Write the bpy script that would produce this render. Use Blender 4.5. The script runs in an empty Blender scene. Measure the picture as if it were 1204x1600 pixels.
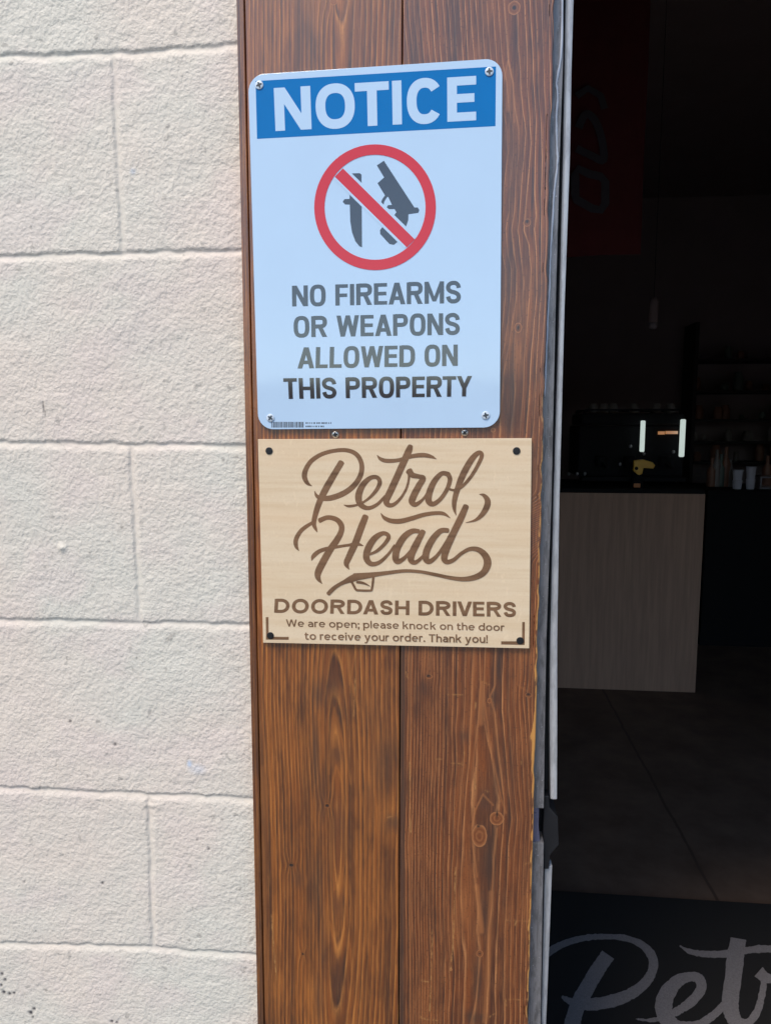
import bpy, bmesh, math, random
import numpy as np
from mathutils import Matrix, Vector
R = math.radians
sc = bpy.context.scene
COL = sc.collection

# ------------------------------------------------------------------ camera
F = 1150.0                       # focal length in photo pixels (photo 1204 x 1600)
CAM = np.array([0.0, -0.775, 1.5])
_d = np.array([-13.0, 9824.0, F]); _d /= np.linalg.norm(_d)          # world down, seen by the camera
_l = np.array([-11702.0, 0.0, F]); _l[1] = -(_d[0]*_l[0]+_d[2]*_l[2])/_d[1]; _l /= np.linalg.norm(_l)
AX, AZ = -_l, -_d
AY = np.cross(AZ, AX)
cd = bpy.data.cameras.new('camera'); cam = bpy.data.objects.new('camera', cd); COL.objects.link(cam)
cd.sensor_fit = 'VERTICAL'; cd.sensor_height = 36.0; cd.lens = 36.0*F/1600.0
cd.clip_start = 0.02; cd.clip_end = 1500
cam.matrix_world = Matrix(((AX[0], -AX[1], -AX[2], CAM[0]), (AY[0], -AY[1], -AY[2], CAM[1]),
                           (AZ[0], -AZ[1], -AZ[2], CAM[2]), (0, 0, 0, 1)))
sc.camera = cam

# ------------------------------------------------------------------ sky, sun, exposure
SUN_EL, SUN_AZ = 57.0, 34.0      # high, hazy sun to the upper left in front of the wall
w = bpy.data.worlds.new('World'); sc.world = w; w.use_nodes = True
nt = w.node_tree; nt.nodes.clear()
bg = nt.nodes.new('ShaderNodeBackground'); out = nt.nodes.new('ShaderNodeOutputWorld')
sky = nt.nodes.new('ShaderNodeTexSky'); sky.sky_type = 'NISHITA'; sky.sun_disc = False
sky.sun_elevation = R(SUN_EL); sky.sun_rotation = R(180+SUN_AZ)
sky.air_density = 1.0; sky.dust_density = 0.1; sky.ozone_density = 4.0
bg.inputs[1].default_value = 0.10
tint = nt.nodes.new('ShaderNodeMix'); tint.data_type = 'RGBA'; tint.blend_type = 'MULTIPLY'; tint.inputs[0].default_value = 1
tint.inputs[7].default_value = (1.16, 1.0, .86, 1)       # the camera's warm white balance
nt.links.new(sky.outputs[0], tint.inputs[6]); nt.links.new(tint.outputs[2], bg.inputs[0]); nt.links.new(bg.outputs[0], out.inputs[0])
sl = bpy.data.lights.new('sun', 'SUN'); sl.energy = 1.5; sl.angle = R(24); sl.color = (1.0, 0.88, 0.74)
so = bpy.data.objects.new('sun', sl); COL.objects.link(so)
_e, _a = R(SUN_EL), R(SUN_AZ)
sdir = Vector((-math.cos(_e)*math.sin(_a), -math.cos(_e)*math.cos(_a), math.sin(_e)))   # towards the sun
so.rotation_euler = sdir.to_track_quat('Z', 'Y').to_euler(); so.location = sdir*20
sc.view_settings.view_transform = 'Standard'; sc.view_settings.look = 'None'
sc.view_settings.exposure = 1.28; sc.view_settings.gamma = 1.0
sc.cycles.max_bounces = 8

# ------------------------------------------------------------------ helpers
def ray(u, v):
    r = np.array([u-602.0, v-800.0, F]); return np.array([r@AX, r@AY, r@AZ])
def P(u, v, y):                       # where the photo point lies on the upright plane at depth y
    r = ray(u, v); return CAM + r*((y-CAM[1])/r[1])
def PF(u, v, z=0.0):                  # ... and on a level plane at height z
    r = ray(u, v); return CAM + r*((z-CAM[2])/r[2])

def tag(o, label=None, cat=None, group=None, kind=None):
    if label: o['label'] = label
    if cat: o['category'] = cat
    if group: o['group'] = group
    if kind: o['kind'] = kind
    return o
def empty(name, loc, label, cat, group=None):
    o = bpy.data.objects.new(name, None); o.empty_display_size = 0.05; o.location = loc; COL.objects.link(o)
    return tag(o, label, cat, group)

class MB:
    def __init__(s): s.v = []; s.f = []
    def vert(s, p): s.v.append(tuple(float(c) for c in p)); return len(s.v)-1
    def face(s, pts): s.f.append([s.vert(p) for p in pts])
    def box(s, x0, x1, y0, y1, z0, z1):
        i = len(s.v)
        for x in (x0, x1):
            for y in (y0, y1):
                for z in (z0, z1): s.vert((x, y, z))
        for q in ((0,1,3,2), (4,6,7,5), (0,4,5,1), (2,3,7,6), (0,2,6,4), (1,5,7,3)): s.f.append([i+k for k in q])
    def lathe(s, base, prof, n=20, axis='z'):
        # prof: list of (radius, along-axis); closed with caps
        rings = []
        for r, h in prof:
            ring = []
            for k in range(n):
                a = 2*math.pi*k/n; c, sn = r*math.cos(a), r*math.sin(a)
                p = (c, sn, h) if axis == 'z' else ((c, h, sn) if axis == 'y' else (h, c, sn))
                ring.append(s.vert(np.array(base)+np.array(p)))
            rings.append(ring)
        for a, b in zip(rings[:-1], rings[1:]):
            for k in range(n): s.f.append([a[k], a[(k+1) % n], b[(k+1) % n], b[k]])
        s.f.append(rings[0][::-1]); s.f.append(rings[-1])
    def tube(s, pts, rad, n=10):
        pts = [np.array(p, float) for p in pts]; rings = []
        for i, p in enumerate(pts):
            t = pts[min(i+1, len(pts)-1)]-pts[max(i-1, 0)]; t /= np.linalg.norm(t)
            up = np.array([0, 0, 1.0]) if abs(t[2]) < .9 else np.array([0, 1.0, 0])
            a = np.cross(t, up); a /= np.linalg.norm(a); b = np.cross(t, a)
            r = rad[i] if hasattr(rad, '__len__') else rad
            rings.append([s.vert(p+r*(math.cos(2*math.pi*k/n)*a+math.sin(2*math.pi*k/n)*b)) for k in range(n)])
        for a, b in zip(rings[:-1], rings[1:]):
            for k in range(n): s.f.append([a[k], a[(k+1) % n], b[(k+1) % n], b[k]])
        s.f.append(rings[0][::-1]); s.f.append(rings[-1])
    def prism(s, pts, y0, y1):           # outline of (x, z) pushed from y0 (front) to y1 (back)
        n = len(pts)
        a = [s.vert((p[0], y0, p[1])) for p in pts]; b = [s.vert((p[0], y1, p[1])) for p in pts]
        s.f.append(a); s.f.append(b[::-1])
        for k in range(n): s.f.append([a[k], b[k], b[(k+1) % n], a[(k+1) % n]])
    def build(s, name, mat, parent=None, smooth=False, bevel=0, fix=True):
        me = bpy.data.meshes.new(name); me.from_pydata(s.v, [], s.f); me.update()
        o = bpy.data.objects.new(name, me); COL.objects.link(o)
        if fix:
            bm = bmesh.new(); bm.from_mesh(me); bmesh.ops.recalc_face_normals(bm, faces=bm.faces); bm.to_mesh(me); bm.free()
        me.materials.append(mat)
        if parent:
            o.parent = parent; o.matrix_parent_inverse = Matrix.Translation(-Vector(parent.location))
        if smooth:
            for p in me.polygons: p.use_smooth = True
        if bevel:
            m = o.modifiers.new('bevel', 'BEVEL'); m.width = bevel; m.segments = 2; m.limit_method = 'ANGLE'
        return o

def catmull(pts, n=6):
    pts = np.array(pts, float); q = [pts[0]]
    for i in range(len(pts)-1):
        p0, p1, p2, p3 = pts[max(i-1, 0)], pts[i], pts[i+1], pts[min(i+2, len(pts)-1)]
        for k in range(1, n+1):
            t = k/n
            q.append(.5*((2*p1)+(p2-p0)*t+(2*p0-5*p1+4*p2-p3)*t*t+(3*p1-p0-3*p2+p3)*t**3))
    return np.array(q)

# ---- numpy value noise
def vnoise(x, z, seed=0):
    xi = np.floor(x).astype(np.int64); zi = np.floor(z).astype(np.int64); fx = x-xi; fz = z-zi
    fx = fx*fx*(3-2*fx); fz = fz*fz*(3-2*fz)
    def h(a, b):
        n = (a*374761393 + b*668265263 + seed*974711) & 0xffffffff
        n = ((n ^ (n >> 13))*1274126177) & 0xffffffff
        return ((n ^ (n >> 16)) & 0xffff)/65535.0
    return (h(xi, zi)*(1-fx)+h(xi+1, zi)*fx)*(1-fz)+(h(xi, zi+1)*(1-fx)+h(xi+1, zi+1)*fx)*fz

# ---- material node helper
class MT:
    def __init__(s, name):
        s.m = bpy.data.materials.new(name); s.m.use_nodes = True; s.t = s.m.node_tree
        s.b = s.t.nodes['Principled BSDF']
    def n(s, typ, **kw):
        o = s.t.nodes.new(typ)
        for k, v in kw.items(): setattr(o, k, v)
        return o
    def put(s, sock, v):
        if v is None: return
        if hasattr(v, 'is_output'): s.t.links.new(v, sock)
        else:
            if sock.type == 'RGBA' and len(v) == 3: v = (*v, 1)
            sock.default_value = v
    def math(s, op, a, b=None, c=None, clamp=False):
        o = s.n('ShaderNodeMath', operation=op); o.use_clamp = clamp
        for i, v in enumerate((a, b, c)):
            if v is not None: s.put(o.inputs[i], v)
        return o.outputs[0]
    def mix(s, f, a, b, blend='MIX'):
        o = s.n('ShaderNodeMix', data_type='RGBA', blend_type=blend)
        s.put(o.inputs[0], f); s.put(o.inputs[6], a); s.put(o.inputs[7], b); return o.outputs[2]
    def coord(s, scale=(1, 1, 1), kind='Object'):
        c = s.n('ShaderNodeTexCoord'); m = s.n('ShaderNodeMapping'); s.t.links.new(c.outputs[kind], m.inputs[0])
        m.inputs['Scale'].default_value = scale; return m.outputs[0]
    def noise(s, scale, detail=4, rough=.55, vec=None, dist=0):
        o = s.n('ShaderNodeTexNoise'); o.inputs['Scale'].default_value = scale
        o.inputs['Detail'].default_value = detail; o.inputs['Roughness'].default_value = rough
        o.inputs['Distortion'].default_value = dist
        s.put(o.inputs['Vector'], vec if vec is not None else s.coord()); return o.outputs['Fac']
    def ramp(s, f, stops, interp='LINEAR'):
        o = s.n('ShaderNodeValToRGB'); o.color_ramp.interpolation = interp; e = o.color_ramp.elements
        while len(e) < len(stops): e.new(.5)
        for i, (p, c) in enumerate(stops):
            e[i].position = p; e[i].color = (*c, 1) if hasattr(c, '__len__') else (c, c, c, 1)
        s.put(o.inputs[0], f); return o.outputs[0]
    def attr(s, name):
        o = s.n('ShaderNodeAttribute'); o.attribute_name = name; return o.outputs['Fac']
    def bump(s, h, strength, dist, normal=None):
        o = s.n('ShaderNodeBump'); o.inputs['Strength'].default_value = strength; o.inputs['Distance'].default_value = dist
        s.put(o.inputs['Height'], h)
        if normal is not None: s.put(o.inputs['Normal'], normal)
        return o.outputs[0]
    def set(s, **kw):
        names = dict(color='Base Color', rough='Roughness', metal='Metallic', normal='Normal', coat='Coat Weight', coat_r='Coat Roughness',
                     coat_ior='Coat IOR', spec='Specular IOR Level', ior='IOR', emit='Emission Color', emit_s='Emission Strength', coat_n='Coat Normal',
                     sheen='Sheen Weight')
        for k, v in kw.items(): s.put(s.b.inputs[names[k]], v)
        return s.m

def simple(name, color, rough=.5, var=.12, scale=30, metal=0, spec=.5, bump=0, coat=0, **kw):
    m = MT(name); n = m.noise(scale, 5)
    f = m.math('MULTIPLY_ADD', n, 2*var, 1-var)
    o = m.n('ShaderNodeVectorMath', operation='SCALE'); o.inputs[0].default_value = color; m.put(o.inputs['Scale'], f)
    r = m.math('MULTIPLY_ADD', m.noise(scale*3, 3), .2, rough-.1)
    m.set(color=o.outputs[0], rough=r, metal=metal, spec=spec, coat=coat, **kw)
    if bump: m.set(normal=m.bump(m.noise(scale*6, 4), .5, bump))
    return m.m

# ------------------------------------------------------------------ materials
def wall_paint():
    m = MT('painted_masonry')
    big = m.noise(5.0, 3, .5); big2 = m.noise(11.0, 2, .5, m.coord((1, 1, 1.4)))
    c = m.mix(m.ramp(big, [(.40, 0.0), (.60, 1.0)]), (.750, .655, .560), (.705, .660, .570))
    c = m.mix(m.math('MULTIPLY', m.ramp(big2, [(.5, 0.0), (.66, 1.0)]), .45), c, (.750, .632, .570))
    peb = m.noise(215, 2, .5, None, .10); fine = m.noise(520, 2, .5)
    pit = m.ramp(m.noise(60, 2, .5), [(.70, 0.0), (.78, 1.0)])
    c = m.mix(m.math('MULTIPLY', m.ramp(m.noise(140, 4, .7), [(.62, 0.0), (.80, 1.0)]), .25), c, (.44, .40, .36))
    c = m.mix(m.math('MULTIPLY', m.ramp(m.noise(95, 2, .4), [(.70, 0.0), (.76, 1.0)]), .55), c, (.36, .33, .29))
    c = m.mix(m.attr('mark'), c, (.035, .033, .045))
    c = m.mix(m.attr('chip'), c, (.52, .60, .72))
    h = m.math('ADD', m.math('MULTIPLY', m.ramp(peb, [(.30, 0.0), (.68, 1.0)]), .9), m.math('MULTIPLY', fine, .25))
    h = m.math('SUBTRACT', h, m.math('MULTIPLY', pit, .35))
    amp = m.math('MULTIPLY', h, m.math('SUBTRACT', 1.0, m.math('MULTIPLY', m.attr('joint'), .75)))
    return m.set(color=c, rough=.62, spec=.35, normal=m.bump(amp, .50, .0014))

def plank_mat(name, light, mid, dark, line, line_w, fine, flecks):
    """Stained softwood: the grain follows the ring field stored on the plank."""
    m = MT(name)
    fib = m.noise(1, 4, .6, m.coord((1100, 1100, 22)))
    wob = m.noise(1, 3, .5, m.coord((90, 90, 9)))
    v = m.math('ADD', m.attr('ring'), m.math('MULTIPLY_ADD', wob, .55, -.27))
    f = m.math('FRACT', v)
    wn = m.n('ShaderNodeTexWhiteNoise', noise_dimensions='1D'); m.put(wn.inputs['W'], m.math('FLOOR', v)); rnd = wn.outputs['Value']
    # earlywood -> latewood inside one ring, then a thin crest
    late = m.ramp(f, [(0.0, .35), (.18, .0), (.42, .10), (.62, .75), (.90, 1.0), (.98, .5), (1.0, .35)])
    late = m.math('MULTIPLY', late, m.math('MULTIPLY_ADD', rnd, .75, .35))
    late = m.math('MULTIPLY', late, m.math('MULTIPLY_ADD', m.ramp(m.noise(1, 4, .65, m.coord((240, 240, 11))), [(.35, 0.0), (.6, 1.0)]), .75, .3))
    body = m.mix(m.math('MULTIPLY', m.ramp(m.noise(1, 3, .5, m.coord((34, 34, 2.2))), [(.38, 0.0), (.66, 1.0)]), .85), mid, light)
    c = m.mix(late, body, dark)
    pale = m.math('MULTIPLY', m.ramp(f, [(0.0, 1.0), (line_w, .5), (line_w*2.2, 0.0), (1-line_w*1.2, 0.0), (1.0, 1.0)]), m.math('MULTIPLY_ADD', rnd, .55, .55))
    tone = m.noise(1, 4, .6, m.coord((26, 26, 3.2)))
    pale = m.math('MULTIPLY', pale, m.ramp(tone, [(.28, .35), (.55, 1.0)]))
    c = m.mix(pale, c, line)
    c = m.mix(m.math('MULTIPLY', m.ramp(m.noise(1, 4, .6, m.coord((75, 75, 1.7))), [(.50, 0.0), (.66, 1.0)]), .60), c, dark)
    c = m.mix(m.math('MULTIPLY', m.ramp(m.noise(1, 5, .65, m.coord((50, 50, 12))), [(.48, 0.0), (.68, 1.0)]), .62), c, dark)
    c = m.mix(m.math('MULTIPLY', m.ramp(m.noise(1, 4, .6, m.coord((30, 30, 9))), [(.50, 0.0), (.70, 1.0)]), .55), c, tuple(.75*a+.25*b2 for a, b2 in zip(light, line)))
    c = m.mix(m.math('MULTIPLY', m.ramp(fib, [(.46, 0.0), (.66, 1.0)]), fine), c, tuple(x*.42 for x in mid))
    c = m.mix(m.math('MULTIPLY', m.ramp(fib, [(.34, 1.0), (.46, 0.0)]), fine*.50), c, line)
    sp = m.noise(1, 2, .5, m.coord((620, 620, 380)))
    c = m.mix(m.math('MULTIPLY', m.ramp(sp, [(.60, 0.0), (.70, 1.0)]), flecks), c, tuple(x*.35 for x in mid))
    c = m.mix(m.math('MULTIPLY', m.attr('stain'), .85), c, (.036, .022, .015))
    c = m.mix(m.math('MULTIPLY', m.attr('amber'), m.math('MULTIPLY_ADD', fib, 1.5, -.22, True), None, True), c, tuple(.45*a+.55*b2 for a, b2 in zip(line, light)))
    # knots: ringed, darker heart
    k = m.attr('knot')
    tan = tuple(.22*a+.78*b2 for a, b2 in zip(line, mid))
    kn = m.noise(1, 3, .6, m.coord((260, 260, 260)))
    k = m.math('ADD', k, m.math('MULTIPLY_ADD', kn, .24, -.12))
    kc = m.ramp(k, [(0.0, dark), (.17, dark), (.26, tuple(.6*a+.4*b2 for a, b2 in zip(line, mid))), (.38, tan), (.62, mid), (.80, tan), (.95, mid), (1.0, dark)])
    c = m.mix(m.ramp(k, [(.12, 0.0), (.32, 1.0)]), c, kc)
    c = m.mix(m.attr('hole'), c, (.006, .005, .004))
    wear = m.math('MULTIPLY', m.math('MINIMUM', m.attr('wear'), 1.0), m.ramp(m.noise(1, 5, .7, m.coord((300, 300, 130))), [(.42, 0.0), (.60, 1.0)]))
    c = m.mix(wear, c, (.50, .25, .075))
    c = m.mix(m.math('SUBTRACT', m.attr('wear'), 1.0, None, True), c, (.60, .27, .060))
    h = m.math('ADD', m.math('MULTIPLY', late, -.5), m.math('MULTIPLY', fib, .5))
    h = m.math('ADD', h, m.math('MULTIPLY', pale, .6)); h = m.math('ADD', h, m.math('MULTIPLY', sp, .25))
    nrm = m.bump(h, .5, .0006)
    return m.set(color=c, rough=.55, spec=.35, normal=nrm, coat=.55, coat_r=.28, coat_ior=2.1, coat_n=m.bump(h, .35, .0005))

M = {}
M['wall'] = wall_paint()
M['plank_left'] = plank_mat('stained_plank_orange', (.38, .110, .011), (.235, .060, .006), (.030, .010, .004), (.62, .235, .045), .13, .62, .3)
M['plank_right'] = plank_mat('stained_plank_brown', (.265, .067, .008), (.170, .042, .006), (.034, .011, .005), (.68, .285, .095), .085, .50, .8)

def enamel(name, color, rough=.07, coat_ior=1.75, var=.04):
    m = MT(name); n = m.noise(18, 4)
    f = m.math('MULTIPLY_ADD', n, 2*var, 1-var)
    o = m.n('ShaderNodeVectorMath', operation='SCALE'); o.inputs[0].default_value = color; m.put(o.inputs['Scale'], f)
    r = m.math('MULTIPLY_ADD', m.noise(9, 5, .6), .10, rough-.04)
    return m.set(color=o.outputs[0], rough=.5, spec=.05, coat=1.0, coat_r=r, coat_ior=coat_ior, coat_n=m.bump(m.noise(14, 2), .12, .0012))
M['sign_white'] = enamel('sky_tinted_white_enamel', (.515, .685, .87), coat_ior=1.62)  # the sky's reflected blue is partly put into this base colour
M['sign_blue'] = enamel('blue_enamel', (.0, .170, .48), coat_ior=1.33)
M['sign_red'] = enamel('red_enamel', (.66, .036, .052), coat_ior=1.5)
M['sign_black'] = enamel('sky_tinted_black_enamel', (.022, .026, .036), coat_ior=1.98)  # slight blue in the base stands in for reflected sky
M['sign_edge'] = simple('sheet_metal_edge', (.5, .5, .5), .4, metal=1)
def maple(name, base, dark, amp):
    m = MT(name)
    g = m.noise(1, 5, .6, m.coord((9, 60, 170))); g2 = m.noise(1, 3, .5, m.coord((4, 20, 26)))
    c = m.mix(m.math('MULTIPLY', m.ramp(g, [(.42, 0.0), (.68, 1.0)]), amp), base, dark)
    c = m.mix(m.math('MULTIPLY', m.ramp(g2, [(.48, 0.0), (.72, 1.0)]), amp*.8), c, (base[0]*1.02, base[1]*.93, base[2]*.85))
    fl = m.noise(1, 3, .6, m.coord((120, 60, 46)), 1.2)
    c = m.mix(m.math('MULTIPLY', m.ramp(fl, [(.60, 0.0), (.70, 1.0)]), .40), c, tuple(min(1, x*1.13) for x in base))
    c = m.mix(m.math('MULTIPLY', m.ramp(m.noise(1, 2, .5, m.coord((700, 60, 420))), [(.56, 0.0), (.70, 1.0)]), amp*.55), c, dark)
    return m.set(color=c, rough=.5, spec=.35, normal=m.bump(g, .25, .0003))
M['maple'] = maple('maple_plywood', (.780, .615, .420), (.66, .46, .26), .5)
M['burnt'] = maple('laser_burnt_wood', (.235, .128, .066), (.130, .066, .032), .9)
M['ply_edge'] = simple('burnt_plywood_edge', (.30, .18, .09), .7, .3, 120)
M['screw_white'] = simple('white_screw_head', (.62, .70, .78), .4, .1, 200, metal=.1)
M['screw_black'] = simple('black_screw', (.012, .012, .013), .4, .2, 300)
M['screw_steel'] = simple('steel_screw', (.50, .48, .45), .35, .25, 300, metal=.9)
M['dark_cross'] = simple('screw_cross_shade', (.05, .06, .07), .5)
M['jamb'] = simple('grey_anodised_jamb', (.20, .195, .195), .42, .55, 130, metal=.35, bump=.0003)
def metal_strip(name, base, dark):
    m = MT(name); st = m.noise(1, 4, .6, m.coord((420, 420, 9))); bl = m.noise(1, 5, .7, m.coord((160, 160, 34)))
    c = m.mix(m.math('MULTIPLY', m.ramp(bl, [(.46, 0.0), (.66, 1.0)]), .75), base, dark)
    c = m.mix(m.math('MULTIPLY', m.ramp(st, [(.54, 0.0), (.68, 1.0)]), .5), c, dark)
    c = m.mix(m.math('MULTIPLY', m.ramp(m.noise(420, 2, .5), [(.66, 0.0), (.74, 1.0)]), .8), c, (.55, .55, .57))
    return m.set(color=c, rough=.42, metal=.3, normal=m.bump(bl, .4, .0006))
M['jamb'] = metal_strip('grey_anodised_jamb', (.25, .24, .245), (.075, .072, .072))
M['sealant'] = simple('pale_sealant', (.56, .60, .68), .4, .15, 120)
M['weather'] = metal_strip('pale_grey_seal', (.64, .625, .62), (.40, .39, .39))
M['gap'] = simple('gap_black', (.008, .008, .009), .6)  # near black put in for shade in gaps and screw crosses; also the cord
M['latch'] = simple('black_latch', (.009, .009, .011), .5, .3, 60, bump=.0002)
M['film'] = simple('violet_strike', (.17, .165, .24), .3, .2, 80, metal=.3)
M['asphalt'] = simple('outdoor_asphalt', (.10, .096, .092), .85, .15, 3)
M['ridge'] = simple('reflected_ridge_brown', (.17, .095, .05), .95, .35, .15)
M['room'] = simple('dark_room_paint', (.26, .21, .21), .8, .15, 4)
M['counter_front'] = None
M['black_top'] = simple('black_worktop', (.012, .012, .013), .8, spec=.15)
M['machine'] = simple('black_machine_metal', (.014, .014, .016), .8, .3, 30, spec=.12)
M['chrome'] = simple('dull_chrome', (.42, .42, .45), .35, .2, 60, metal=.8)
M['yellow'] = simple('yellow_plastic', (.85, .48, .03), .4)
M['amber'] = simple('orange_plastic', (.55, .17, .02), .4)
M['mat'] = simple('black_mat_pile', (.011, .0095, .009), .95, .4, 300, bump=.002)
M['mat_grey'] = simple('grey_mat_pile', (.245, .222, .222), .95, .5, 330, bump=.003)
M['red_cloth'] = simple('dark_red_cloth', (.105, .018, .020), .9, .25, 20)
M['grey_print'] = simple('grey_print', (.065, .062, .075), .8)
M['cup'] = simple('white_paper_cup', (.62, .62, .70), .6)
M['paper'] = simple('white_paper', (.30, .28, .31), .8)
M['shelf'] = simple('dark_shelf_wood', (.022, .017, .015), .7)
M['jar_grey'] = simple('grey_jar', (.24, .215, .20), .5, .6, 12)
M['jar_brown'] = simple('brown_jar', (.26, .125, .08), .5, .6, 12)
M['jar_green'] = simple('green_tin', (.11, .15, .13), .5, .6, 12)
def lamp_mat(name, c, s):
    m = MT(name); n = m.noise(40, 2); return m.set(color=(.8, .8, .8), emit=c, emit_s=m.math('MULTIPLY_ADD', n, s*.2, s*.9))
M['tube'] = lamp_mat('lit_white_tube', (.78, .92, .86), .25)
M['display'] = lamp_mat('amber_display', (1.0, .36, .05), .12)
def floor_mat():
    m = MT('polished_concrete_floor')
    c = m.n('ShaderNodeTexCoord'); sx = m.n('ShaderNodeSeparateXYZ'); m.t.links.new(c.outputs['Object'], sx.inputs[0])
    a, b = PF(945, 1085), PF(1120, 1408)
    nx, ny = (b-a)[1], -(b-a)[0]; L = math.hypot(nx, ny); nx /= L; ny /= L
    dd = m.math('ADD', m.math('MULTIPLY_ADD', sx.outputs[0], nx, -(nx*a[0]+ny*a[1])), m.math('MULTIPLY', sx.outputs[1], ny))
    dd = m.math('ADD', dd, m.math('MULTIPLY_ADD', m.noise(9, 3), .02, -.01))
    cr = m.ramp(m.math('MULTIPLY', m.math('ABSOLUTE', dd), 100), [(.35, 1.0), (.75, 0.0)])
    col = m.ramp(m.noise(5, 6, .65), [(.3, (.11, .070, .050)), (.7, (.19, .128, .092))])
    return m.set(color=m.mix(cr, col, (.085, .056, .042)), rough=.6, spec=.2)
M['floor'] = floor_mat()
def laminate():
    m = MT('pale_oak_laminate'); g = m.noise(1, 4, .6, m.coord((55, 55, 3))); g2 = m.noise(1, 2, .5, m.coord((7, 7, .6)))
    c = m.mix(m.ramp(g, [(.35, 0.0), (.65, 1.0)]), (.49, .305, .205), (.37, .23, .155)); c = m.mix(m.math('MULTIPLY', g2, .5), c, (.39, .225, .155))
    return m.set(color=c, rough=.6)
M['counter_front'] = laminate()

# ------------------------------------------------------------------ setting: ground, unseen reflected ridge, room shell
def struct(name, mb, mat, **kw):
    o = mb.build(name, mat, **kw); o['kind'] = 'structure'; return o
WALL_Y = 0.015
g = MB(); g.face([(-160, -160, 0), (160, -160, 0), (160, 0.02, 0), (-160, 0.02, 0)]); struct('ground', g, M['asphalt'], fix=False)
h = MB(); N = 90
hx = np.linspace(-150, 150, N); top = 4.2+3.2*vnoise(hx/17, hx*0+.3, 5)+1.4*vnoise(hx/5, hx*0+.7, 6)
for k in range(N-1):
    a, b = hx[k], hx[k+1]
    h.face([(a, -70, 0), (b, -70, 0), (b, -82, top[k+1]), (a, -82, top[k])])
    h.face([(a, -82, top[k]), (b, -82, top[k+1]), (b, -98, 0), (a, -98, 0)])
struct('reflected_ridge', h, M['ridge'], fix=False)  # unseen ridge added for the brown skyline mirrored in the sign
f = MB(); f.face([(-2.2, 0.02, 0), (4.6, 0.02, 0), (4.6, 6.2, 0), (-2.2, 6.2, 0)]); struct('floor', f, M['floor'], fix=False)
f = MB(); f.box(-2.3, 4.7, .25, 6.3, 3.5, 3.6); struct('ceiling', f, M['room'])
f = MB(); f.box(-2.3, 4.7, 6.2, 6.3, 0, 3.5); f.box(-2.3, -2.2, .25, 6.2, 0, 3.5); f.box(4.6, 4.7, .25, 6.2, 0, 3.5); struct('room_wall', f, M['room'])
f = MB(); f.box(2.4, 4.7, .03, .25, 0, 3.6); f.box(.155, 2.4, .03, .25, 2.1, 3.6); struct('shop_front_wall', f, M['room'])  # out of view; opening made wide to let more daylight in

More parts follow.
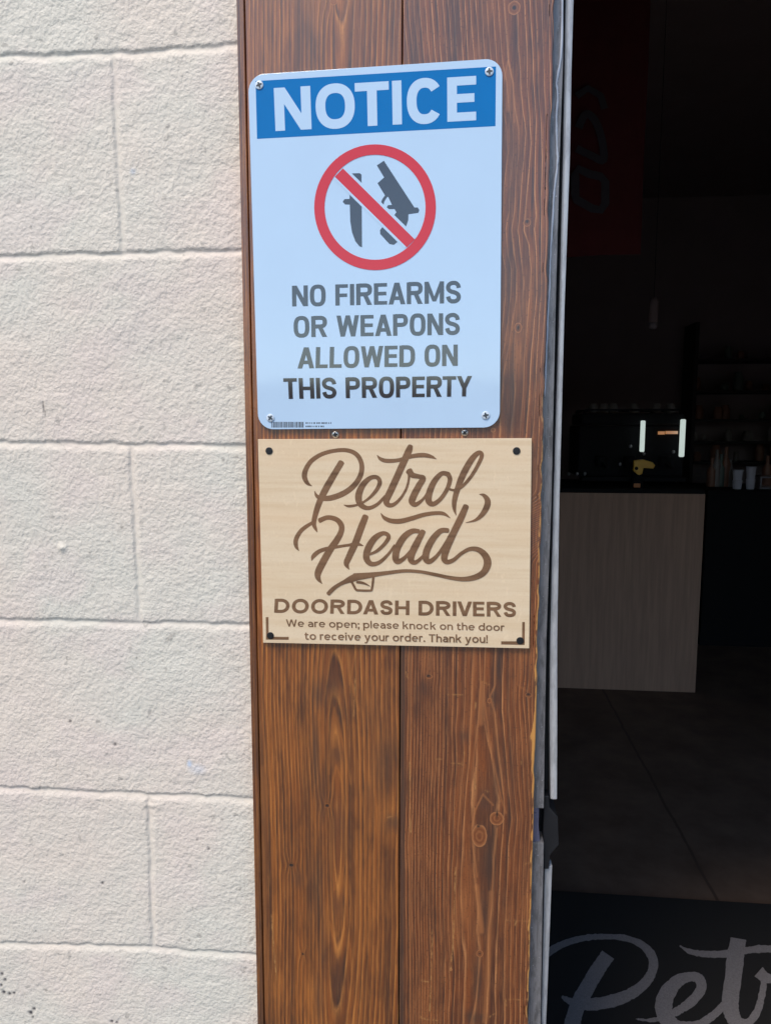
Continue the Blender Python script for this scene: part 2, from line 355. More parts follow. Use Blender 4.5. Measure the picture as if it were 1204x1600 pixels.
# ------------------------------------------------------------------ block wall
def build_wall():
    dx = .0017
    xs = np.concatenate([np.arange(-2.30, -.60, .006), np.arange(-.60, -.2235, dx)])
    zs = np.concatenate([np.arange(.02, .66, .006), np.arange(.66, 2.02, dx), np.arange(2.02, 3.3, .006)])
    X, Z = np.meshgrid(xs, zs)
    Jpx = [((0, 87), (199, 80), (368, 68)), ((0, 398), (190, 393), (375, 390)), ((0, 689), (200, 692), (385, 694)),
           ((0, 965), (215, 970), (390, 974)), ((0, 1228), (220, 1238), (396, 1246)), ((0, 1471), (237, 1478), (400, 1491))]
    depth = np.zeros_like(X); joint = np.zeros_like(X)
    n1 = vnoise(X*70, Z*70, 1)-.5; n2 = vnoise(X*260, Z*260, 2)-.5
    lines = []
    for j in Jpx:
        q = np.array([P(u, v+5, WALL_Y) for u, v in j]); lines.append((q[:, 0], q[:, 2]))
    def zline(k, x):
        if k < 0: return zline(0, x)-.2032*k
        if k > 5: return zline(5, x)-.2032*(k-5)
        return np.interp(x, lines[k][0], lines[k][1])
    def profile(t, wdt, e):              # t runs from the steep edge (+) to the flat one (-)
        t = t + e
        up = np.clip((wdt*.60-t)/(.0026), 0, 1); dn = np.clip((t+wdt*.75)/(wdt*1.0), 0, 1)
        q = np.minimum(up, dn); return q*q*(3-2*q)
    for k in range(-6, 10):
        zl = zline(k, X)+.0012*(vnoise(X*16, X*0+k, 61+k)-.5)
        p = profile(Z-zl, .0085, .0028*n1+.0016*n2)
        joint = np.maximum(joint, p)
    vj = {0: ((176, 110), (189, 370)), 2: ((204, 720), (215.6, 950)), 4: ((231, 1260), (237, 1460))}
    for row in range(-7, 10):
        ztop = zline(row, X); zbot = zline(row+1, X)
        inside = (Z < ztop+.002) & (Z > zbot-.002)
        if row % 2 == 0:
            a, b = (P(u+3, v, WALL_Y) for u, v in vj.get(row, vj[2])); xc = a[0]+(b[0]-a[0])*np.clip((Z-a[2])/(b[2]-a[2]), -.2, 1.2) if row in vj else np.full_like(X, a[0])
            offs = [-.4064*n for n in range(5)]
        else:
            xc = np.full_like(X, -.371-.2032); offs = [-.4064*n for n in range(5)]
        for o in offs:
            p = profile(-(X-xc-o), .0078, .0022*n1+.0014*n2)
            fade = .72+.6*vnoise(Z*22, Z*0+row, 131+row); fade = np.clip(fade, 0, 1)
            joint = np.where(inside, np.maximum(joint, p*fade), joint)
    depth = (.0016*joint) - .0008*(vnoise(X*38, Z*38, 7)-.5)*(1-.6*joint) - .0006*(vnoise(X*110, Z*110, 8)-.5)*(1-.5*joint) - .0016*(vnoise(X*9, Z*9, 9)-.5)
    # pits, chips and pen marks of the photographed face
    mark = np.zeros_like(X); chip = np.zeros_like(X)
    def spot(arr, u, v, r, amp, sx=1, sz=1):
        c = P(u, v, WALL_Y); d = np.sqrt(((X-c[0])/sx)**2+((Z-c[2])/sz)**2)
        np.maximum(arr, amp*np.clip(1.4-d/r, 0, 1), out=arr)
    for u, v, r, a in ((180, 1163, .0022, .8), (110, 1127, .0018, .9), (160, 1380, .0020, .9), (326, 1326, .0018, .8), (38, 1378, .0018, .6), (308, 1312, .0016, .7),
                       (214, 1028, .0014, .5), (349, 719, .0018, .5), (137, 1214, .0015, .5), (31, 315, .0016, .5), (214, 588, .0014, .5), (72, 1548, .0018, .6), (347, 1281, .0014, .6)):
        spot(mark, u, v, r, a)
    for u, v, r in ((3, 1522, .0024), (8, 1531, .002), (2, 1540, .002), (6, 1551, .0026), (15, 1553, .0022), (22, 1552, .002), (48, 1583, .0028), (53, 1577, .0022), (51, 1590, .0016), (175, 1596, .002), (183, 1598, .0016)):
        spot(mark, u, v, r, 1.0)
    spot(mark, 69, 636, .0011, .75, .9, 6); spot(mark, 71, 646, .0009, .5, .9, 5)
    spot(chip, 296, 1194, .003, .9, 1, 1.5); spot(chip, 308, 1202, .005, .35, 2, 1.2); spot(chip, 208, 268, .003, .5)
    c = P(98, 857, WALL_Y); d = np.hypot((X-c[0])/1.3, Z-c[2]-.001); depth -= .003*np.exp(-(d/.0035)**2)
    c = P(232, 1258, WALL_Y)
    depth -= .0016*np.exp(-(((X-c[0])/.014)**2+((Z-c[2])/.004)**2))*vnoise(X*200, Z*200, 14)
    depth += .0012*np.clip(mark, 0, 1)
    Yv = WALL_Y+depth
    nz, nx = X.shape
    co = np.stack([X, Yv, Z], -1).reshape(-1, 3).astype(np.float32)
    idx = np.arange(nz*nx).reshape(nz, nx)
    q = np.stack([idx[:-1, :-1], idx[:-1, 1:], idx[1:, 1:], idx[1:, :-1]], -1).reshape(-1, 4)
    x0, x1, z0, z1 = xs[0], xs[-1], zs[0], zs[-1]
    ex = []; eq = []
    def quad(a, b, c2, d2):
        i = len(co)+len(ex); ex.extend([a, b, c2, d2]); eq.append([i, i+1, i+2, i+3])
    y = WALL_Y
    for xa, xb, za, zb in ((-4, x0, 0, 3.6), (x0, x1, 0, z0), (x0, x1, z1, 3.6), (x1, .084, 0, 3.6)):
        quad((xa, y+(.004 if xa == x1 else 0), za), (xb, y+(.004 if xa == x1 else 0), za), (xb, y+(.004 if xa == x1 else 0), zb), (xa, y+(.004 if xa == x1 else 0), zb))
    quad((-4, .25, 0), (-4, .25, 3.6), (.084, .25, 3.6), (.084, .25, 0))
    quad((-4, y, 3.6), (.084, y, 3.6), (.084, .25, 3.6), (-4, .25, 3.6))
    quad((.084, y+.004, 0), (.084, .25, 0), (.084, .25, 3.6), (.084, y+.004, 3.6))
    quad((-4, y, 0), (-4, y, 3.6), (-4, .25, 3.6), (-4, .25, 0))
    co = np.concatenate([co, np.array(ex, np.float32)]); q = np.concatenate([q, np.array(eq)])
    me = bpy.data.meshes.new('block_wall')
    me.vertices.add(len(co)); me.vertices.foreach_set('co', co.ravel())
    me.loops.add(q.size); me.loops.foreach_set('vertex_index', q.ravel().astype(np.int32))
    me.polygons.add(len(q)); me.polygons.foreach_set('loop_start', np.arange(0, q.size, 4, dtype=np.int32))
    me.update(); me.polygons.foreach_set('use_smooth', np.ones(len(q), bool))
    for nm, arr in (('mark', mark), ('chip', chip), ('joint', joint)):
        a = me.attributes.new(nm, 'FLOAT', 'POINT'); b = np.zeros(len(co), np.float32); b[:arr.size] = arr.ravel(); a.data.foreach_set('value', b)
    me.materials.append(M['wall'])
    o = bpy.data.objects.new('block_wall', me); COL.objects.link(o)
    tag(o, 'cream painted concrete block wall with mortar joints, left of the stained boards', 'wall')
build_wall()

# ------------------------------------------------------------------ stained boards
trim = empty('board_cladding', (-.07, 0, 0), 'brown stained vertical wooden boards carrying both signs, beside the doorway', 'wood cladding')
ZB, ZT = 0.02, 2.9
def plank(name, x0, x1, mat, fieldf, y=0.0, thick=.014, round_r=.0015):
    """One board: a fine sheet for the face that carries the ring field, with sides turned back."""
    xs = np.concatenate([[x0, x0], np.linspace(x0+round_r*.3, x1-round_r*.3, max(8, int((x1-x0)/.0009))), [x1, x1]])
    ys = np.zeros(len(xs)); ys[0] = ys[-1] = thick; ys[1] = ys[-2] = round_r
    zf = np.arange(.72, 2.0, .0014); zs = np.concatenate([[ZB, .4, .6], zf, [2.2, 2.5, ZT]])
    X, Z = np.meshgrid(xs, zs); Y = y+np.tile(ys, (len(zs), 1))
    fld = fieldf(X, Z)
    if 'dy' in fld: Y = Y+fld.pop('dy')
    if 'dx' in fld: X = X+fld.pop('dx')
    nz, nx = X.shape
    co = np.stack([X, Y, Z], -1).reshape(-1, 3).astype(np.float32); idx = np.arange(nz*nx).reshape(nz, nx)
    q = np.stack([idx[:-1, :-1], idx[:-1, 1:], idx[1:, 1:], idx[1:, :-1]], -1).reshape(-1, 4)
    me = bpy.data.meshes.new(name)
    me.vertices.add(len(co)); me.vertices.foreach_set('co', co.ravel())
    me.loops.add(q.size); me.loops.foreach_set('vertex_index', q.ravel().astype(np.int32))
    me.polygons.add(len(q)); me.polygons.foreach_set('loop_start', np.arange(0, q.size, 4, dtype=np.int32)); me.update()
    me.polygons.foreach_set('use_smooth', np.ones(len(q), bool))
    for nm in ('ring', 'knot', 'stain', 'wear', 'hole', 'amber'):
        a = me.attributes.new(nm, 'FLOAT', 'POINT'); v = fld.get(nm, np.zeros_like(X)); a.data.foreach_set('value', v.ravel().astype(np.float32))
    me.materials.append(mat)
    o = bpy.data.objects.new(name, me); COL.objects.link(o); o.parent = trim; o.matrix_parent_inverse = Matrix.Translation(-trim.location)
    return o
def pz(v): return P(620, v, 0)[2]
def px_(u, v): return P(u, v, 0)[0]
def curve_at(Z, pts):                    # pts of (photo y, value) -> value along z
    z = np.array([pz(p[0]) for p in pts])[::-1]; a = np.array([p[1] for p in pts], float)[::-1]
    return np.interp(Z, z, a)
def add_spots(X, Z, lst):
    out = np.zeros_like(X)
    for u, v, ru, rv, amp in lst:
        c = P(u, v, 0); s = .00066
        d2 = ((X-c[0])/(ru*s))**2+((Z-c[2])/(rv*s))**2
        out = np.maximum(out, amp*np.exp(-d2))
    return out
def knots_into(X, Z, ring, knots, freq):
    k = np.zeros_like(X)
    for u, v, ru, rv, amp in knots:
        c = P(u, v, 0); s = .00066
        dx, dz = (X-c[0])/(ru*s), (Z-c[2])/(rv*s)
        d = np.sqrt(dx*dx+dz*dz)
        k = np.maximum(k, amp*np.clip(1.25-d*(.95+.15*vnoise(dx*2+9, dz*2+9, int(u))), 0, 1))
        # the grain parts round the knot
        away = np.exp(-(dx/2.8)**2-(dz/3.6)**2)*np.tanh(dx*1.3)
        ring -= away*freq*ru*s*1.25
    return k
def segs(X, Z, lines, wpx):
    out = np.zeros_like(X)
    for ln in lines:
        amp = 1.0
        if isinstance(ln[0], (int, float)): amp, ln = ln[0], ln[1:]
        pts = [P(u, v, 0) for u, v in ln]
        for a, b in zip(pts[:-1], pts[1:]):
            ax, az, bx, bz = a[0], a[2], b[0], b[2]; L2 = (bx-ax)**2+(bz-az)**2
            t = np.clip(((X-ax)*(bx-ax)+(Z-az)*(bz-az))/L2, 0, 1)
            d = np.hypot(X-ax-t*(bx-ax), Z-az-t*(bz-az))
            out = np.maximum(out, amp*np.clip(1.5-d/(wpx*.00066), 0, 1))
    return out

def left_field(X, Z):
    x0 = curve_at(Z, [(-200, px_(540, 0)), (0, px_(535, 0)), (300, px_(530, 300)), (900, px_(524, 900)), (1100, px_(522, 1100)), (1250, px_(527, 1250)), (1450, px_(528, 1450)), (1600, px_(524, 1600)), (1900, px_(520, 1600))])
    dd = curve_at(Z, [(-200, .012), (0, .009), (300, .016), (700, .011), (1000, .0135), (1060, .0105), (1105, .0075), (1150, .0045), (1200, .0022), (1260, .0012), (1330, .0016), (1400, .0048), (1450, .0075), (1500, .0105), (1560, .0135), (1600, .0155), (1900, .03)])
    hx = X-x0; hx = np.where(hx < 0, hx*1.0, hx*.82)
    r = np.sqrt(hx**2+dd**2)
    ring = r*235 + 1.3*vnoise(X*6, Z*5, 41)
    ring += .7*(vnoise(X*30, Z*7, 42)-.5)
    knots = [(455, 1352, 5, 4, 1.0), (511, 1259, 5, 4.5, 1.0), (473, 1491, 3.2, 3, .95), (521, 2, 6, 6, .9), (700, 690, 1, 1, .1)]
    k = knots_into(X, Z, ring, knots, 235)
    st = add_spots(X, Z, [(497, 1085, 14, 30, .75), (493, 1180, 8, 70, .8), (520, 1075, 22, 28, .45), (600, 1190, 30, 60, .55), (615, 1285, 16, 16, .75), (535, 1110, 12, 25, .35),
                          (527, 1415, 12, 26, .5), (494, 1390, 16, 80, .55), (505, 1480, 10, 70, .5), (528, 1530, 14, 50, .6), (466, 1372, 12, 20, .5), (408, 1450, 9, 260, .75), (503, 1250, 8, 60, .6), (498, 1560, 9, 60, .5), (586, 1120, 22, 50, .4), (575, 1240, 14, 50, .3),
                          (430, 900, 20, 100, .3), (410, 1250, 8, 200, .45), (480, 60, 12, 60, .35), (560, 60, 10, 80, .25), (612, 80, 10, 70, .4), (527, 1180, 14, 20, .5), (530, 1290, 16, 60, .45)])
    edge = np.clip(1.2-(.0+np.abs(X-px_(626, 1200)))/.0030, 0, 1); st = np.maximum(st, .65*edge)
    wear = segs(X, Z, [(.7, (555, 1060), (552, 1120)), (.9, (424, 1430), (426, 1460), (432, 1530)), (.5, (605, 1277), (618, 1275))], 1.2)
    hole = 1.7*add_spots(X, Z, [(455, 1352, 4, 3, 1.0), (511, 1259, 3, 2.6, 1.0), (473, 1491, 2.0, 2.0, 1.0)])
    hole = np.minimum(hole, 1)
    am = np.maximum(segs(X, Z, [(.55, (525, 1196), (519, 1225), (517, 1280), (518, 1350), (522, 1390)), (.55, (525, 1196), (534, 1220), (540, 1270), (538, 1350), (529, 1400)), (.5, (515, 1440), (527, 1496), (538, 1450)),
                            (.5, (522, 1106), (516, 1160), (514, 1210)), (.5, (522, 1106), (530, 1140), (541, 1185), (548, 1225)), (.6, (556, 1010), (548, 1060), (560, 1110)), (.7, (540, 1010), (546, 1070))], 1.5),
                    segs(X, Z, [(.45, (523, 1120), (522, 1165)), (.35, (526, 1460), (527, 1488)), (.3, (410, 1200), (414, 1590)), (.3, (430, 1430), (433, 1600)), (.3, (560, 1300), (563, 1590))], 5))
    return dict(ring=ring, knot=k, stain=st, wear=wear, hole=hole, amber=am, dy=.0003*hole)

ULINES = [((787, 0), (793, 96), (800.5, 128), (802.5, 166), (809, 204), (811, 238), (804, 292), (802.5, 330), (798, 358), (800.5, 395), (806, 421), (805.5, 460), (802.5, 498), (797, 536), (785, 585), (778, 690)),
          ((806, 0), (809, 78), (813, 116), (816, 173), (821, 208), (819.6, 246), (814, 292), (810, 345), (808, 360), (813, 395), (818, 440), (814, 494), (806, 520), (803, 574), (801, 631), (801, 690)),
          ((818, 0), (822, 78), (823.5, 135), (826, 192), (830, 223), (826, 276), (820, 334), (818, 360), (826, 383), (828.5, 421), (826, 460), (821.5, 509), (818, 574), (814, 631), (811, 690)),
          ((827, 0), (831, 78), (833, 135), (836, 192), (837, 238), (836, 292), (837, 337), (834, 358), (837, 402), (837, 460), (831, 536), (825, 612), (821, 690)),
          ((836, 0), (839, 78), (841.4, 154), (846, 212), (848, 246), (846, 307), (846, 383), (844.5, 460), (840.6, 536), (835, 612), (831, 690)),
          ((846, 0), (848, 78), (850, 154), (852, 212), (856, 242), (855, 307), (853, 421), (850, 498), (845, 574), (840, 690)),
          ((856, 0), (858, 78), (859, 154), (861.6, 230), (861.6, 307), (860, 421), (857, 498), (852, 574), (849, 690))]
LLINES = [((716, 1010), (714, 1100), (712, 1200), (707, 1300), (706, 1420), (708, 1500), (707, 1600)),
          ((728, 1010), (726, 1100), (723, 1180), (719, 1240), (714, 1300), (713, 1400), (716, 1500), (715, 1600)),
          ((740, 1010), (737, 1070), (734, 1163), (728, 1232), (722, 1300), (720, 1400), (723, 1500), (722, 1600)),
          ((750, 1010), (751, 1065), (749, 1109), (744, 1174), (737, 1225), (735, 1255), (737, 1300), (741, 1360), (748, 1430), (750, 1480), (745, 1530), (736, 1600)),
          ((758, 1010), (757, 1065), (756, 1121), (763, 1163), (770, 1209), (781, 1251), (777, 1300), (771, 1350), (767, 1420), (763, 1480), (763, 1540), (758, 1600)),
          ((773, 1010), (772, 1072), (765, 1093), (773, 1116), (779, 1186), (788, 1263), (785, 1300), (779, 1370), (777, 1463), (774, 1510), (771, 1600)),
          ((786, 1010), (784, 1070), (783, 1112), (792, 1209), (799, 1279), (794, 1320), (791, 1393), (790, 1509), (787, 1600)),
          ((795, 1010), (794, 1112), (800, 1209), (807, 1279), (803, 1330), (800, 1400), (798, 1509), (796, 1600)),
          ((804, 1010), (803, 1112), (808, 1209), (814, 1279), (811, 1340), (808, 1400), (806, 1509), (804, 1600)),
          ((813, 1010), (811, 1100), (816, 1209), (820, 1279), (818, 1340), (816, 1400), (814, 1509), (812, 1600)),
          ((822, 1010), (818, 1080), (824, 1209), (827, 1279), (825, 1340), (823, 1400), (821, 1509), (819, 1600))]
def ring_from_lines(X, Z, lines, pitch):
    """Ring count from growth lines read off the board: a line sits on every whole number."""
    zrow = Z[:, X.shape[1]//2]; xl = []
    for ln in lines:
        p = np.array([P(u, v, 0)[[0, 2]] for u, v in ln]); o = np.argsort(p[:, 1]); p = p[o]
        xl.append(np.interp(zrow, p[:, 1], p[:, 0]))
    xl = np.array(xl)                                    # lines x rows
    k = np.array([1, 2, 3, 2, 1.0]); k /= k.sum()
    out = np.empty_like(X)
    n = len(lines)
    for r in range(len(zrow)):
        xs = np.maximum.accumulate(xl[:, r]+np.arange(n)*1e-6); x = X[r]
        v = np.interp(x, xs, np.arange(n))
        v = np.where(x < xs[0], (x-xs[0])/pitch, v); v = np.where(x > xs[-1], n-1+(x-xs[-1])/(.8*pitch), v)
        out[r] = v
    return out
def right_field(X, Z):
    x0 = curve_at(Z, [(-100, px_(790, 0)), (20, px_(800, 20)), (100, px_(794, 100)), (200, px_(775, 200)), (340, px_(755, 340)), (420, px_(765, 420)), (520, px_(790, 520)), (600, px_(770, 600)), (760, px_(765, 760)),
                      (1000, px_(752, 1000)), (1100, px_(752, 1100)), (1200, px_(755, 1200)), (1290, px_(762, 1290)), (1400, px_(757, 1400)), (1490, px_(756, 1490)), (1600, px_(760, 1600)), (1800, px_(760, 1600))])
    dd = curve_at(Z, [(-100, .02), (20, .011), (100, .0056), (200, .011), (340, .018), (440, .012), (530, .0062), (600, .010), (700, .016), (900, .014), (1010, .0125), (1075, .0056), (1130, .0118), (1200, .0065), (1245, .0035), (1275, .0028), (1320, .0050), (1400, .0045),
                      (1470, .0058), (1540, .012), (1585, .0080), (1600, .0065), (1700, .003)])
    hx = X-x0; hx = np.where(hx < 0, hx*.95, hx)
    up = ring_from_lines(X, Z, ULINES, .0054); lo = ring_from_lines(X, Z, LLINES, .0049)
    bl = np.clip((Z-pz(880))/(pz(760)-pz(880)), 0, 1); bl = bl*bl*(3-2*bl)
    far = np.clip((px_(700, 1200)-X)/.03, 0, 1)          # finer, straighter grain towards the seam
    ring = up*bl+(lo+20)*(1-bl) - far*(px_(700, 1200)-X)*70*(1-bl) + .25*(vnoise(X*40, Z*30, 55)-.5)
    ring += .3*(vnoise(X*26, Z*8, 52)-.5)*np.clip((px_(740, 1200)-X)/.02, 0, 1)
    knots = [(776, 1279, 12, 12, .93), (748.5, 1306, 13, 21, .93), (749, 1490, 6, 7, .95), (803, 12, 9, 10, .97), (823, 348, 6, 6, .95), (809, 512, 6, 8, .95), (670, 1057, 6, 4, .9), (825, 1086, 6, 4, .95), (764, 1095, 4, 5, .7), (704, 1515, 4, 4, .45), (770, 672, 5, 5, .5)]
    k = knots_into(X, Z, ring, knots[5:], 60); k = np.maximum(k, knots_into(X, Z, ring, knots[:5], 0))
    st = add_spots(X, Z, [(778, 1040, 7, 40, .85), (772, 1090, 8, 20, .6), (725, 1150, 9, 10, .55), (662, 1075, 10, 14, .5), (778, 1210, 12, 60, .55), (757, 1250, 12, 22, .7), (763, 1345, 14, 60, .7), (756, 1420, 8, 50, .6),
                          (747, 1530, 7, 50, .85), (738, 1590, 14, 14, .8), (752, 1590, 10, 8, .7), (800, 1230, 10, 100, .4), (712, 50, 3, 60, .6), (800, 60, 22, 30, .25), (800, 250, 20, 60, .3), (795, 420, 14, 40, .4),
                          (800, 600, 6, 60, .45), (790, 650, 10, 30, .4), (838, 740, 8, 50, .5), (835, 1070, 6, 30, .5), (640, 60, 12, 120, .25)])
    st = np.maximum(st, .8*np.clip(1.2-(X-px_(631, 1200))/.0016, 0, 1)*(Z < pz(700)))
    wear = segs(X, Z, [((711, 1355), (708, 1460), (704, 1515)), (.8, (675, 1453), (673, 1540), (671, 1580)), ((657, 1532), (672, 1534)), ((655, 1588), (662, 1592), (683, 1594)), (.8, (763, 1590), (772, 1584)),
                       ((806, 1440), (804, 1446)), (.55, (790, 1438), (828, 1440)), ((790, 1560), (790, 1572)), (.5, (793, 1562), (826, 1562)), (.6, (820, 1350), (828, 1348)), (.9, (640, 1190), (641, 1300)), (.8, (634, 1050), (637, 1060)),
                       (.6, (700, 1085), (722, 1086)), (.7, (743, 1098), (742, 1108)), (.6, (725, 1175), (722, 1195)), (.5, (680, 1185), (690, 1186)), (.5, (705, 1193), (720, 1193)), (.9, (813, 1190), (814, 1193)), (.6, (740, 1210), (742, 1232)), (.7, (757, 1235), (763, 1237)), (.6, (748, 1062), (763, 1070))], 1.0)
    ew = .0016+.0034*np.clip(vnoise(Z*55, Z*0+.5, 61)-.45, 0, 1)+.004*np.exp(-((Z-pz(1150))/.028)**2)*vnoise(Z*120, Z*0, 62)
    edge = np.clip((X-(px_(834, 1200)+.0005-ew))/.0006, 0, 1)*np.clip((pz(560)-Z)/.2, 0, 1)
    edge *= np.clip((vnoise(Z*160, X*900, 66)+.9*np.exp(-((Z-pz(1150))/.05)**2)-.28)*5, 0, 1)
    wear = np.maximum(wear, edge*2)
    hole = 1.7*add_spots(X, Z, [(669, 1056, 3, 1.8, 1.0), (825, 1085, 3, 2, .9), (776, 1272, 1.2, 6, .8), (747, 1291, 2.5, 2, .9), (749, 1490, 2, 2, .6), (823, 346, 2.5, 2.5, .8), (809, 512, 1.8, 3.5, .9), (803, 12, 3, 3, .8)])
    dx = np.where(X > px_(829, 1200), -.0012*np.clip(vnoise(Z*70, Z*0+2, 63)-.4, 0, 1)*2, 0)
    hole = np.minimum(hole, 1)
    am = np.maximum(segs(X, Z, [(.8, (752, 1066), (749, 1110), (742, 1160), (736, 1235)), (.8, (753, 1066), (758, 1110), (768, 1180), (783, 1250), (790, 1270)), (.9, (754, 1241), (742, 1266), (737, 1292), (738, 1320), (745, 1370)), (.8, (754, 1241), (770, 1258)),
                            (.8, (774, 1012), (773, 1070), (765, 1088), (772, 1115), (778, 1180), (786, 1240)), (.7, (741, 1010), (738, 1080), (735, 1150)), (.8, (776, 1294), (771, 1340), (768, 1400)), (.7, (749, 1500), (744, 1560), (735, 1600)),
                            (.7, (640, 1010), (641, 1600)), (.5, (812, 1020), (808, 1070), (823, 1080)), (.9, (793, 96), (786, 130), (783, 190)), (.9, (794, 96), (801, 130), (803, 190))], 1.4),
                    segs(X, Z, [(.75, (752, 1080), (751, 1130)), (.75, (744, 1385), (752, 1455)), (.75, (767, 1395), (763, 1480), (761, 1540), (757, 1596)), (.6, (795, 110), (794, 170)), (.45, (833, 720), (831, 800))], 4.2))
    return dict(ring=ring, knot=k, stain=st, wear=wear, hole=hole, amber=am, dx=dx)

def strip_field(X, Z):
    return dict(ring=(X+.3)*300+.8*vnoise(X*20, Z*6, 71), knot=X*0, stain=np.clip(.45+.9*(vnoise(X*60, Z*6, 72)-.5), 0, 1), wear=.5*np.clip(vnoise(X*90, Z*9, 73)-.62, 0, 1)*3)
XS0, XS1, XG, XR = -.2285, -.2195, -.0605, .0868
plank('edge_strip', XS0, XS1-.0006, M['plank_left'], strip_field, y=.0012, round_r=.0025)
plank('plank', XS1+.0006, XG-.0005, M['plank_left'], left_field, y=0.0, round_r=.0016)['label'] = 'orange brown plank with fine dark grain'
plank('plank', XG+.0005, XR, M['plank_right'], right_field, y=0.0, round_r=.0016)['label'] = 'brown plank with pale wavy grain and knots'
b = MB(); b.box(XS0+.001, XR-.001, .0125, .0145, ZB, ZT); b.build('backing', M['gap'], trim)

# ------------------------------------------------------------------ lettering
def sup(a, n=2.4):
    c, s = math.cos(a), math.sin(a)
    return (math.copysign(abs(c)**(2/n), c), math.copysign(abs(s)**(2/n), s))
def arc(cx, cy, rx, ry, a0, a1, n=2.4, k=30):
    return [(cx+rx*sup(R(a0+(a1-a0)*i/k), n)[0], cy+ry*sup(R(a0+(a1-a0)*i/k), n)[1]) for i in range(k+1)]
def glyph(ch, W, w, sq=2.4):
    """Pieces of one letter: ('p', outline) or ('s', centreline, stroke width). Cap height 1, advance box W wide, stem w."""
    h = w*.88; e = w/2; xh = .74
    rect = lambda a, b, c, d: ('p', [(a, c), (b, c), (b, d), (a, d)])
    bar = lambda xa, xb, dw=1.0: None
    if ch == 'N':
        k = w*1.12; return [rect(0, w, 0, 1), rect(W-w, W, 0, 1), ('p', [(0, 1), (k, 1), (W, 0), (W-k, 0)])]
    if ch == 'O': return [('s', arc(W/2, .5, W/2-e, .5-h/2+.01, 0, 360, sq, 48), w)]
    if ch == 'C': return [('s', arc(W/2, .5, W/2-e, .5-h/2+.01, 36, 324, sq, 40), w)]
    if ch == 'T': return [rect(0, W, 1-h, 1), rect(W/2-e, W/2+e, 0, 1)]
    if ch == 'I': return [rect(0, W, 0, 1)]
    if ch == 'L': return [rect(0, w, 0, 1), rect(0, W, 0, h)]
    if ch == 'E': return [rect(0, w, 0, 1), rect(0, W, 0, h), rect(0, W*.94, .5-h/2+.015, .5+h/2+.015), rect(0, W, 1-h, 1)]
    if ch == 'F': return [rect(0, w, 0, 1), rect(0, W*.93, .48-h/2, .48+h/2), rect(0, W, 1-h, 1)]
    if ch == 'H': return [rect(0, w, 0, 1), rect(W-w, W, 0, 1), rect(0, W, .5-h/2, .5+h/2)]
    if ch == 'D':
        return [rect(0, w, 0, 1), ('s', [(e, 1-h/2), (W*.42, 1-h/2)]+arc(W*.42, .5, W*.58-e, .5-h/2, 90, -90, sq, 24)+[(e, h/2)], w)]
    if ch in 'PR':
        ry = .29-h/2; cy = 1-h/2-ry
        q = [rect(0, w, 0, 1), ('s', [(e, 1-h/2), (W*.5, 1-h/2)]+arc(W*.5, cy, W*.5-e, ry, 90, -90, sq, 20)+[(e, cy-ry)], w)]
        if ch == 'R': q.append(('p', [(W*.42, .46), (W*.42+w*1.05, .46), (W, 0), (W-w*1.12, 0)]))
        return q
    if ch == 'A':
        k = w*1.08; return [('p', [(0, 0), (k, 0), (W/2+k*.46, 1), (W/2-k*.52, 1)]), ('p', [(W-k, 0), (W, 0), (W/2+k*.52, 1), (W/2-k*.46, 1)]), rect(W*.2, W*.8, .20, .20+h)]
    if ch == 'V':
        k = w*1.08; return [('p', [(0, 1), (k, 1), (W/2+k*.46, 0), (W/2-k*.52, 0)]), ('p', [(W-k, 1), (W, 1), (W/2+k*.52, 0), (W/2-k*.46, 0)])]
    if ch == 'W':
        k = w*1.0; q = []
        for xa, xb in ((0, W*.27), (W*.5, W*.27), (W*.5, W*.73), (W, W*.73)):
            xa = min(max(xa, k/2), W-k/2); q.append(('p', [(xa-k/2, 1), (xa+k/2, 1), (xb+k/2, 0), (xb-k/2, 0)]))
        return q
    if ch == 'Y':
        k = w*1.1; return [rect(W/2-e, W/2+e, 0, .46), ('p', [(0, 1), (k, 1), (W/2+e, .40), (W/2-e, .40)]), ('p', [(W-k, 1), (W, 1), (W/2+e, .40), (W/2-e, .40)])]
    if ch == 'M':
        k = w*.95; return [rect(0, w, 0, 1), rect(W-w, W, 0, 1), ('p', [(0, 1), (k, 1), (W/2+k*.45, .1), (W/2-k*.45, .1)]), ('p', [(W-k, 1), (W, 1), (W/2+k*.45, .1), (W/2-k*.45, .1)])]
    if ch in 'Ss':
        H = 1 if ch == 'S' else xh
        pts = [(1, .72), (.93, .88), (.72, .98), (.5, 1), (.25, .97), (.06, .88), (0, .75), (.08, .62), (.28, .54), (.5, .5), (.74, .45), (.92, .37), (1, .25), (.94, .11), (.74, .02), (.5, 0), (.26, .02), (.08, .12), (0, .27)]
        return [('s', [tuple(p) for p in catmull([(e+x*(W-w), h/2+y*(H-h)) for x, y in pts], 3)], w*.98)]
    ry = xh/2-h/2
    ring = ('s', arc(W/2, xh/2, W/2-e, ry, 0, 360, 2.1, 36), w)
    if ch == 'o': return [ring]
    if ch == 'c': return [('s', arc(W/2, xh/2, W/2-e, ry, 42, 318, 2.1, 30), w)]
    if ch == 'e': return [('s', arc(W/2, xh/2, W/2-e, ry, 0, 318, 2.1, 34), w), rect(e, W-e*.6, xh/2-h*.42, xh/2+h*.42)]
    if ch == 'p': return [ring, rect(0, w, -.32, xh)]
    if ch == 'd': return [ring, rect(W-w, W, 0, 1.04)]
